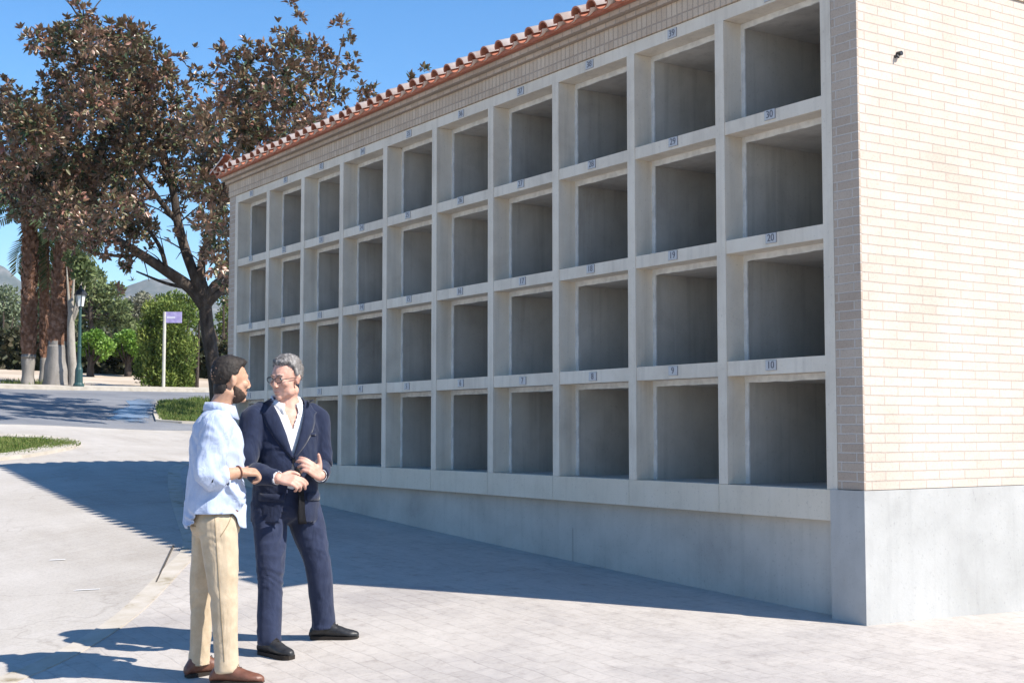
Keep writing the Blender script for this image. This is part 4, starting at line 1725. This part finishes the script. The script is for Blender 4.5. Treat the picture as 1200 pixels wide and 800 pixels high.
f = Fig()
hipc = V((-.03, 0, .9))
f.loft(torso_secs([(-.03, 0, .97, .16, .118), (-.03, 0, .9, .175, .132), (-.028, 0, .82, .178, .135)], .28))
def leg(f, h_, k_, a_, rr_):
    m1, m2 = h_.lerp(k_, .5), k_.lerp(a_, .5)
    f.limb([h_ + V((0, 0, -.02)), m1, k_, m2, a_ + V((0, 0, .02)), a_ + V((0, 0, -.012))], rr_, .95)
leg(f, hipR, knR, anR, [.106, .096, .074, .068, .062, .064])
leg(f, hipL, knL, anL, [.106, .09, .064, .06, .055, .058])
def tf(c, n_):
    z = c.z
    k_ = .35 + sstep(.2, .02, abs(z - .5)) * .8 + sstep(.3, .1, z) * 1.0 + sstep(.15, .0, abs(z - .8)) * .8
    return folds(.0062, 8, 9, 3.1)(c, n_) * k_
trA = trousers(f, tf, 'chino', A_, anR, anL)
tb2 = BVHTree.FromPolygons([v.co.copy() for v in trA.data.vertices], [tuple(p.vertices) for p in trA.data.polygons])
M['seam'] = mat('chino seam', (.3, .235, .155), .95, .05)
bm = bmesh.new()
Rc = frame2(.2)[0]
seam = []
for i in range(40):
    z = .885 - i * .0195
    t_ = i / 39
    p = hipR.lerp(anR, t_)
    p = V((p.x, p.y, z)) + frame2(.2)[1] * -.012
    h = tb2.ray_cast(p + Rc * .4, -Rc)
    if h[0] is not None:
        seam.append(h[0] + Rc * .0005)
tube(bm, seam, .0022, 5)
pk_ = []
for i in range(9):
    p = V((hipR.x, hipR.y, .895 - i * .014)) + frame2(.2)[1] * (.075 - .055 * (i / 8) ** 1.5)
    h = tb2.ray_cast(p + Rc * .4, -Rc)
    if h[0] is not None:
        pk_.append(h[0] + Rc * .001)
tube(bm, pk_, .003, 5)
pk_ = []
for i in range(8):
    p = V((hipR.x, hipR.y, .83)) + frame2(.2)[1] * (-.05 - .012 * i)
    q = Rc * .35 - frame2(.2)[1] * .65
    q.normalize()
    h = tb2.ray_cast(p + q * .4, -q)
    if h[0] is not None:
        pk_.append(h[0] + q * .001)
tube(bm, pk_, .003, 5)
obj('seams', bm, 'seam', trA)
# belt
bm = bmesh.new()
R2, F2 = frame2(.28)
for t0 in range(48):
    pass
ring = []
for t0 in range(49):
    a = 2 * PI * t0 / 48
    c = V((-.03, 0, .915)) + R2 * .181 * math.cos(a) + F2 * .137 * math.sin(a)
    o_ = (R2 * math.cos(a) + F2 * math.sin(a)) * .004
    ring.append((bm.verts.new(c + o_ - V((0, 0, .018))), bm.verts.new(c + o_ + V((0, 0, .018)))))
for a, b in zip(ring, ring[1:]):
    bm.faces.new((a[0], b[0], b[1], a[1]))
o = obj('belt', bm, 'leather_brown', A_)
md = o.modifiers.new('t', 'SOLIDIFY')
md.thickness = .004

# shirt: hanging loose, rolled sleeves
f = Fig()
f.loft(torso_secs([(-.03, 0, .78, .198, .158), (-.03, 0, .95, .192, .153), (-.03, 0, 1.1, .178, .14), (-.032, 0, 1.24, .186, .142), (-.032, 0, 1.35, .186, .122), (-.028, 0, 1.42, .13, .09), (-.015, 0, 1.465, .072, .068)], at_), 4, 28)
for sh_, el_, wr_ in ((shR, elR, wrR), (shL, elL, wrL)):
    cu = el_.lerp(wr_, .3)
    f.limb([sh_ + (V((-.03, 0, 1.36)) - sh_) * .25, sh_.lerp(el_, .12), sh_.lerp(el_, .55), el_ + (sh_ - el_).normalized() * .02, el_.lerp(wr_, .16), cu], [.082, .08, .073, .066, .062, .06], n=5, seg=18)
    f.limb([cu - (wr_ - el_).normalized() * .035, cu + (wr_ - el_).normalized() * .012], [.065, .066], n=2, seg=18)
def sf(c, n_):
    k_ = .55 + sstep(1.3, 1.05, c.z) * .8
    return folds(.019, 6, 9, 8.2)(c, n_) * k_
def hem(c, n_):
    q = c - V((-.03, 0, 0))
    side = q.dot(R_) / .19
    zz = .815 + .085 * sstep(.45, .95, abs(side))
    if (V((c.x, c.y, 0)) - V((-.03, 0, 0))).length > .235 and c.z < 1.02:
        return False
    for el_, wr_ in ((elR, wrR), (elL, wrL)):                   # open cuffs
        dd = (wr_ - el_).normalized()
        ax = (c - el_)
        ax = ax - dd * ax.dot(dd)
        if (c - el_.lerp(wr_, .3)).dot(dd) > .02 and ax.length < .062 and (c - wr_).length < .19 and el_ is elR and n_.dot(dd) > .8:
            return False
    return c.z > zz and c.z < 1.475
bm = f.fuse(.0075, 3, sf, hem)
for v in bm.verts:
    if v.is_boundary and v.co.z < .95 and (V((v.co.x, v.co.y, 0)) - V((-.03, 0, 0))).length < .26:
        side = (v.co - V((-.03, 0, 0))).dot(R_) / .19
        v.co.z = .815 + .085 * sstep(.45, .95, abs(side)) + .006 * noise.noise(v.co * 5)
o = obj('shirt', bm, 'shirt_blue', A_, True)
md = o.modifiers.new('t', 'SOLIDIFY')
md.thickness = .004
# collar
def collar(c, F2_, R2_, w, d_, h, gap, tilt, drop=.0, flare=1.14, fall=.045):
    bm = bmesh.new()
    rows = []
    n = 40
    for i in range(n + 1):
        a = gap + (2 * PI - 2 * gap) * i / n
        e = F2_ * math.cos(a) + R2_ * math.sin(a) * 1.0
        front = sstep(2.2, .3, min(a, 2 * PI - a))
        base = V(c) + F2_ * math.cos(a) * d_ + R2_ * math.sin(a) * w + V((0, 0, -drop * front))
        out = (F2_ * math.cos(a) + R2_ * math.sin(a)).normalized()
        rows.append([bm.verts.new(base), bm.verts.new(base + V((0, 0, h)) + out * .002), bm.verts.new(base + V((0, 0, h + .002)) + out * .012),
                     bm.verts.new(base + V((0, 0, h * .5)) + out * (.016 + .004)), bm.verts.new(base + out * (.024 + .012 * front) + V((0, 0, h - fall - .028 * front)))])
    for a, b in zip(rows, rows[1:]):
        for k_ in range(4):
            bm.faces.new((a[k_], b[k_], b[k_ + 1], a[k_ + 1]))
    bmesh.ops.recalc_face_normals(bm, faces=bm.faces)
    return bm
oc = obj('collar', collar((-.012, .004, 1.452), F_, R_, .072, .07, .04, .25, 0, .02), 'shirt_blue', o, True)
md = oc.modifiers.new('t', 'SOLIDIFY'); md.thickness = .003
# cuff tab button strip and a chest seam
bm = bmesh.new()
cu = elR.lerp(wrR, .16)
side = V((.25, -.93, .1)).normalized()
dd = (wrR - elR).normalized()
tube(bm, [cu + side * .064 + V((0, 0, -.03)), cu + side * .07 + dd * .008, cu + side * .068 + dd * .016 + V((0, 0, .026))], .0035, 5)
obj('sleeve_tab', bm, 'lining', o)
# wrist band
bm = bmesh.new()
b0 = elR.lerp(wrR, .93)
u = dd.orthogonal().normalized(); v_ = dd.cross(u)
tube(bm, [b0 + (u * math.cos(t) + v_ * math.sin(t)) * .034 for t in [2 * PI * i / 24 for i in range(25)]], .0045, 6)
obj('bracelet', bm, 'leather_brown', A_, True)
shoe('shoe', 'leather_brown', (anR.x - .005, anR.y), hdR, .285, A_, gzl(ga, anR.x, anR.y))
shoe('shoe', 'leather_brown', (anL.x, anL.y), hdL, .285, A_, gzl(ga, anL.x, anL.y))

# ================= man in the navy suit =================
gb = on_ground(345, 757.5)
B_ = thing('person', 'grey haired man with glasses in navy suit and open white shirt, hands meeting in front', 'person', gb, HEADING, 'two men talking beside the block')
tb_ = -PI / 2 + .5                               # chest turned to the right of the camera
hb = -PI / 2 - .55                               # face turned to the other man
R_, F_ = frame2(tb_)
HB = head_frame(hb, -.19, .06)
hc = V((-.06, -.02, 1.574))
f = Fig()
PB = add_head(f, hc, HB, 1.02, 1.06)
cx = -.065
f.limb([V((cx + .005, .02, 1.4)), V((cx, .01, 1.47)), hc + V((.008, .02, -.06))], [.08, .067, .066])
f.loft(torso_secs([(cx, .02, .84, .16, .12), (cx, .02, 1.0, .15, .125), (cx, .02, 1.2, .17, .12), (cx, .02, 1.34, .17, .1), (cx, .02, 1.42, .1, .07)], tb_))
sh = {}
shR = V((cx, .02, 1.365)) + R_ * .195
shL = V((cx, .02, 1.365)) - R_ * .19
elR, wrR = V((-.275, -.17, 1.035)), V((-.05, -.3, .995))
elL, wrL = V((.135, .08, 1.05)), V((.165, -.165, 1.005))
for a, b, c in ((shR, elR, wrR), (shL, elL, wrL)):
    f.limb([a, a.lerp(b, .5), b], [.055, .047, .04])
    f.limb([b, b.lerp(c, .35), c], [.04, .041, .03])
add_hand(f, wrR, V((.09, -.012, -.012)), V((-.1, .75, -.65)), 1, (.45, .6, .75, .85), 1.06, .5)
add_hand(f, wrL, V((-.05, -.05, .05)), V((-.75, .62, -.1)), -1, (.5, .6, .75, .9), 1.04, -.5, .08)
hipR, hipL = V((cx - .085, -.02, .86)), V((cx + .08, .06, .86))
anR = V((-.118, -.17, gzl(gb, -.118, -.17) + .09))
anL = V((.15, .15, gzl(gb, .15, .15) + .09))
knR, knL = V((-.125, -.12, .46)), V((.125, .07, .47))
for h_, k_, a_ in ((hipR, knR, anR), (hipL, knL, anL)):
    f.limb([h_, h_.lerp(k_, .5), k_, k_.lerp(a_, .35), a_], [.08, .068, .052, .048, .036])
hdR, hdL = -.75, -.12
for a_, hd_ in ((anR, hdR), (anL, hdL)):
    d = V((math.cos(hd_), math.sin(hd_), 0))
    f.limb([a_, a_ + d * .03 - V((0, 0, .045)), a_ + d * .11 - V((0, 0, .06))], [.034, .03, .022])
obj('body', f.fuse(.0055, 3), 'skin_fair', B_, True)
add_eyes(B_, PB, HB, 1.02)


def hm2(d):
    if d.y < .1:
        line = -.6 + .35 * sstep(-.5, .1, d.y)
    else:
        line = -.25 + .86 * sstep(.08, .5, d.y)
    line += .1 * noise.noise(d * 9)
    return sstep(line - .08, line + .08, d.z)


obj('hair', shell(PB(0, -.01, .036), HB, (.0785, .099, .088), hm2, lambda d: .007 + .013 * sstep(.3, .9, d.z), .012, 14, 1.02), 'hair_grey', B_, True)
# eyebrows
bm = bmesh.new()
for s in (-1, 1):
    tube(bm, [PB(.014 * s, .101, .031), PB(.03 * s, .0955, .036), PB(.046 * s, .084, .031)], [.003, .004, .002], 6)
obj('eyebrows', bm, 'hair_grey', B_, True)
# glasses
bm = bmesh.new()
for s in (-1, 1):
    ring = [PB(.031 * s + .024 * math.cos(t), .108 - .16 * (.031 * s + .024 * math.cos(t)) ** 2 * 10 * .35, .008 + .017 * math.sin(t)) for t in [2 * PI * i / 22 for i in range(23)]]
    tube(bm, ring, .0022, 6)
    tube(bm, [PB(.054 * s, .1, .012), PB(.074 * s, .06, .012), PB(.081 * s, -.005, .01)], .002, 6)
tube(bm, [PB(-.008, .11, .012), PB(0, .113, .014), PB(.008, .11, .012)], .002, 6)
obj('glasses', bm, 'black_metal', B_, True)
bm = bmesh.new()
tube(bm, [PB(-.02, .0935, -.065), PB(0, .1005, -.064), PB(.02, .0935, -.065)], [.002, .0035, .002], 6)
obj('lips', bm, 'lip', B_, True)

# shirt under the jacket
f = Fig()
f.loft(torso_secs([(cx, .02, .86, .165, .128), (cx, .02, 1.0, .165, .138), (cx, .02, 1.2, .175, .13), (cx, .02, 1.33, .17, .112), (cx, .02, 1.4, .12, .09), (cx, .015, 1.445, .078, .074)], tb_), 4, 28)
def nocol(c, n_):
    q = c - V((cx, .015, 0))
    fr = q.dot(F_)
    # open neck
    if fr > .02 and c.z > 1.27 + abs(q.dot(R_)) * 2.6:
        return False
    return c.z < 1.455
bm = f.fuse(.008, 3, folds(.004, 9, 9, 2.2), nocol)
o = obj('shirt', bm, 'shirt_white', B_, True)
md = o.modifiers.new('t', 'SOLIDIFY'); md.thickness = .004
oc = obj('collar', collar((cx + .0, .014, 1.43), F_, R_, .077, .074, .042, .42, 0, .05, 1.14, .035), 'shirt_white', o, True)
md = oc.modifiers.new('t', 'SOLIDIFY'); md.thickness = .003

# trousers
f = Fig()
f.loft(torso_secs([(cx, .02, .96, .165, .13), (cx, .02, .88, .178, .142), (cx, .02, .8, .18, .14)], tb_ + .1))
leg(f, hipR, knR, anR, [.112, .1, .076, .073, .069, .071])
leg(f, hipL, knL, anL, [.112, .1, .076, .073, .069, .071])
def tf2(c, n_):
    z = c.z
    k_ = .4 + sstep(.25, .02, abs(z - .48)) * .7 + sstep(.25, .08, z) * 1.2 + sstep(.2, .0, abs(z - .75)) * .9
    return folds(.0068, 7, 8, 5.7)(c, n_) * k_
trousers(f, tf2, 'navy_lit', B_, anR, anL)

# jacket: fused torso and sleeves, cut open in a V and below the button
f = Fig()
JT = [(cx, .02, .735, .205, .172), (cx, .02, .85, .2, .168), (cx, .02, 1.0, .188, .162), (cx, .02, 1.12, .188, .158), (cx, .02, 1.25, .2, .152), (cx, .02, 1.345, .2, .128), (cx, .022, 1.41, .15, .098), (cx, .024, 1.452, .092, .084)]
f.loft(torso_secs(JT, tb_), 4, 30)
for a, b, c, rr_ in ((shR, elR, wrR, 0), (shL, elL, wrL, 0)):
    e = b.lerp(c, .93)
    f.limb([a + (V((cx, .02, 1.36)) - a) * .3, a.lerp(b, .1), a.lerp(b, .55), b + (a - b).normalized() * .02, b.lerp(c, .3), e], [.08, .077, .066, .062, .056, .048], n=5, seg=18)
BTN = 1.105
def uv(c):
    q = c - V((cx, .02, 0))
    return q.dot(R_), q.dot(F_)
XB = .012                                       # button sits a little off centre
def vhalf(z):
    """half width of the opening at height z"""
    if z > BTN:
        return .004 + (z - BTN) * .31
    return .004 + (BTN - 0.03 - z) * .22 if z < BTN - .03 else 0.003
def jk(c, n_):
    u, w_ = uv(c)
    if w_ > .03 and n_.dot(F_) > -.2 and abs(u - XB) < vhalf(c.z) and c.z > .6:
        if (V((c.x, c.y, 0)) - V((cx, .02, 0))).length < .24 and not ((c - wrR).length < .13 or (c - wrL).length < .12):
            return False
    for el_, wr_ in ((elR, wrR), (elL, wrL)):
        dd = (wr_ - el_).normalized()
        if (c - wr_).length < .09 and n_.dot(dd) > .55:
            return False
    if c.z < .755 and (V((c.x, c.y, 0)) - V((cx, .02, 0))).length < .26 and n_.z < -.3:
        return False
    return c.z < 1.462
def jf(c, n_):
    k_ = .5 + sstep(.12, .0, min((c - elR).length, (c - elL).length) - .03) * 1.0 + sstep(.2, .0, abs(c.z - 1.02)) * .3
    return folds(.0105, 6, 11, 1.3)(c, n_) * k_
bm = f.fuse(.008, 3, jf, None)
tree = BVHTree.FromBMesh(bm)
dead = [q for q in bm.faces if not jk(q.calc_center_median(), q.normal)]
bmesh.ops.delete(bm, geom=dead, context='FACES')
o = obj('jacket', bm, ['navy', 'lining'], B_, True)
md = o.modifiers.new('t', 'SOLIDIFY')
md.thickness = .006
md.material_offset = 1


def onfront(u, z, lift):
    p = V((cx, .02, z)) + R_ * u
    h = tree.ray_cast(p + F_ * .35, -F_)
    if h[0] is None or (h[0] - p).dot(F_) < .0:
        return p + F_ * (.12 + lift)
    return h[0] + F_ * lift


# lapels, from the collar down to the button, and the front edges below it
for s in (-1, 1):
    bm = bmesh.new()
    rows = []
    for i in range(25):
        t = i / 24
        z = 1.445 - (1.445 - BTN) * t
        wl = .012 + .075 * math.sin(min(1, (1 - t) * 1.35) * PI * .62) if t > .18 else .034 + .2 * t
        if .17 < t < .21:
            wl = .092
        u0 = XB + s * (vhalf(z) - .006)
        row = []
        for j in range(6):
            u = u0 + s * wl * j / 5
            row.append(bm.verts.new(onfront(u, z, .004 + .008 * math.sin(PI * j / 5))))
        rows.append(row)
    for a, b in zip(rows, rows[1:]):
        for j in range(5):
            bm.faces.new((a[j], a[j + 1], b[j + 1], b[j]))
    bmesh.ops.recalc_face_normals(bm, faces=bm.faces)
    lo = obj('lapel', bm, 'navy', o, True)
    md = lo.modifiers.new('t', 'SOLIDIFY'); md.thickness = .005; md.offset = 0
bm = bmesh.new()
lathe(bm, [(.001, -.003), (.011, -.003), (.012, 0), (.011, .003), (.001, .003)], 14)
rot = F_.to_track_quat('Z', 'Y').to_matrix().to_4x4()
bmesh.ops.transform(bm, matrix=Matrix.Translation(onfront(XB - .004, BTN - .012, .006)) @ rot, verts=bm.verts)
obj('button', bm, 'lining', o)
# jacket collar behind the neck
bm = bmesh.new()
rows = []
for i in range(31):
    a = .9 + (2 * PI - 1.8) * i / 30
    e = (F_ * math.cos(a) + R_ * math.sin(a))
    bse = V((cx, .02, 1.44)) + F_ * math.cos(a) * .088 + R_ * math.sin(a) * .095
    hh = sstep(0, .7, min(a - .9, 2 * PI - .9 - a))
    bse.z -= .03 * (1 - hh)
    rows.append([bm.verts.new(bse + V((0, 0, -.012)) + e * .002), bm.verts.new(bse + V((0, 0, .004 + .016 * hh)) - e * .008), bm.verts.new(bse + V((0, 0, .002 + .014 * hh)) + e * .004), bm.verts.new(bse + V((0, 0, -.025)) + e * .016)])
for a, b in zip(rows, rows[1:]):
    for j in range(3):
        bm.faces.new((a[j], b[j], b[j + 1], a[j + 1]))
bmesh.ops.recalc_face_normals(bm, faces=bm.faces)
jc_ = obj('jacket_collar', bm, 'navy', o, True)
md = jc_.modifiers.new('t', 'SOLIDIFY'); md.thickness = .005
# loose front corner of the jacket, lining side out
bm = bmesh.new()
rows = []
for i in range(13):
    t = i / 12
    z = BTN - .05 - t * .33
    row = []
    for j in range(5):
        u = XB - .012 - .012 * t - .055 * (.55 + .45 * t) * (1 - j / 4) * 1 + .004 * math.sin(t * 9)
        lift = .012 + .02 * t * (j / 4) + .006 * math.sin(t * 7 + j)
        row.append(bm.verts.new(onfront(u, max(z, .77), lift) + V((0, 0, min(0, z - .77)))))
    rows.append(row)
for a, b in zip(rows, rows[1:]):
    for j in range(4):
        bm.faces.new((a[j], a[j + 1], b[j + 1], b[j]))
bmesh.ops.recalc_face_normals(bm, faces=bm.faces)
fl = obj('front_flap', bm, 'lining', o, True)
md = fl.modifiers.new('t', 'SOLIDIFY'); md.thickness = .006; md.offset = 0
# pocket flaps and a breast pocket welt
for u0, z0, w_, hh_ in ((-.13, .9, .12, .045), (.125, .9, .12, .045), (-.1, 1.255, .085, .016)):
    bm = bmesh.new()
    rows = [[bm.verts.new(onfront(u0 + w_ * (i / 6 - .5), z0 - hh_ * j / 2 + .006 * (i / 6 - .5), .006)) for j in range(3)] for i in range(7)]
    for a, b in zip(rows, rows[1:]):
        for j in range(2):
            bm.faces.new((a[j], b[j], b[j + 1], a[j + 1]))
    bmesh.ops.recalc_face_normals(bm, faces=bm.faces)
    pk = obj('pocket', bm, 'navy', o, True)
    md = pk.modifiers.new('t', 'SOLIDIFY'); md.thickness = .005; md.offset = 0
# shirt cuffs
for el_, wr_ in ((elR, wrR), (elL, wrL)):
    bm = bmesh.new()
    dd = (wr_ - el_).normalized()
    u = dd.orthogonal().normalized(); v2 = dd.cross(u)
    rows = [[bm.verts.new(el_.lerp(wr_, .93) + dd * s_ + (u * math.cos(t) + v2 * math.sin(t)) * .039) for t in [2 * PI * i / 24 for i in range(24)]] for s_ in (-.03, .012)]
    for i in range(24):
        bm.faces.new((rows[0][i], rows[0][(i + 1) % 24], rows[1][(i + 1) % 24], rows[1][i]))
    c_ = obj('shirt_cuff', bm, 'shirt_white', o, True)
    md = c_.modifiers.new('t', 'SOLIDIFY'); md.thickness = .003
shoe('shoe', 'leather_black', (anR.x, anR.y), hdR, .29, B_, gzl(gb, anR.x, anR.y))
shoe('shoe', 'leather_black', (anL.x, anL.y), hdL, .29, B_, gzl(gb, anL.x, anL.y))

# ------------------------------------------------------------------ light
sun_h = V((.8099, .4984, 0))
tosun = V((.8099, .4984, 1.0)).normalized()
el = math.asin(tosun.z)
sl = bpy.data.lights.new('sun', 'SUN')
sl.energy = 4.8
sl.angle = math.radians(.53)
sl.color = (1, .935, .845)
so = bpy.data.objects.new('sun', sl)
so.rotation_euler = tosun.to_track_quat('Z', 'Y').to_euler()
COL.objects.link(so)
w = bpy.data.worlds.new('World')
S.world = w
w.use_nodes = True
nt = w.node_tree
sky = nt.nodes.new('ShaderNodeTexSky')
sky.sky_type = 'NISHITA'
sky.sun_disc = False
sky.sun_elevation = el
sky.sun_rotation = math.atan2(tosun.x, tosun.y)
sky.altitude = 100
sky.air_density = 1.0
sky.dust_density = .15
sky.ozone_density = 4.0
bg = nt.nodes['Background']
bg.inputs['Strength'].default_value = .112
hs_ = nt.nodes.new('ShaderNodeHueSaturation')
hs_.inputs['Saturation'].default_value = 1.28
nt.links.new(sky.outputs[0], hs_.inputs['Color'])
nt.links.new(hs_.outputs[0], bg.inputs[0])
S.view_settings.view_transform = 'Standard'
S.view_settings.look = 'None'
S.view_settings.exposure = .87
S.view_settings.gamma = 1
S.cycles.max_bounces = 8
S.cycles.diffuse_bounces = 5

# ------------------------------------------------------------------ air: far hill fades
import os as _os
if not _os.environ.get('NOHAZE'):
    bm = bmesh.new()
    box(bm, -3600, 400, -2200, 3800, -30, 345)
    hz = mat('air', (.8, .8, .8))
    nt2 = hz.node_tree
    nt2.nodes.remove(nt2.nodes['Principled BSDF'])
    pv = nt2.nodes.new('ShaderNodeVolumePrincipled')
    pv.inputs['Color'].default_value = (.75, .84, 1, 1)
    pv.inputs['Density'].default_value = .00011
    nt2.links.new(pv.outputs[0], nt2.nodes['Material Output'].inputs['Volume'])
    tag(obj('haze', bm, hz), 'thin bluish air over the distance', kind='stuff')
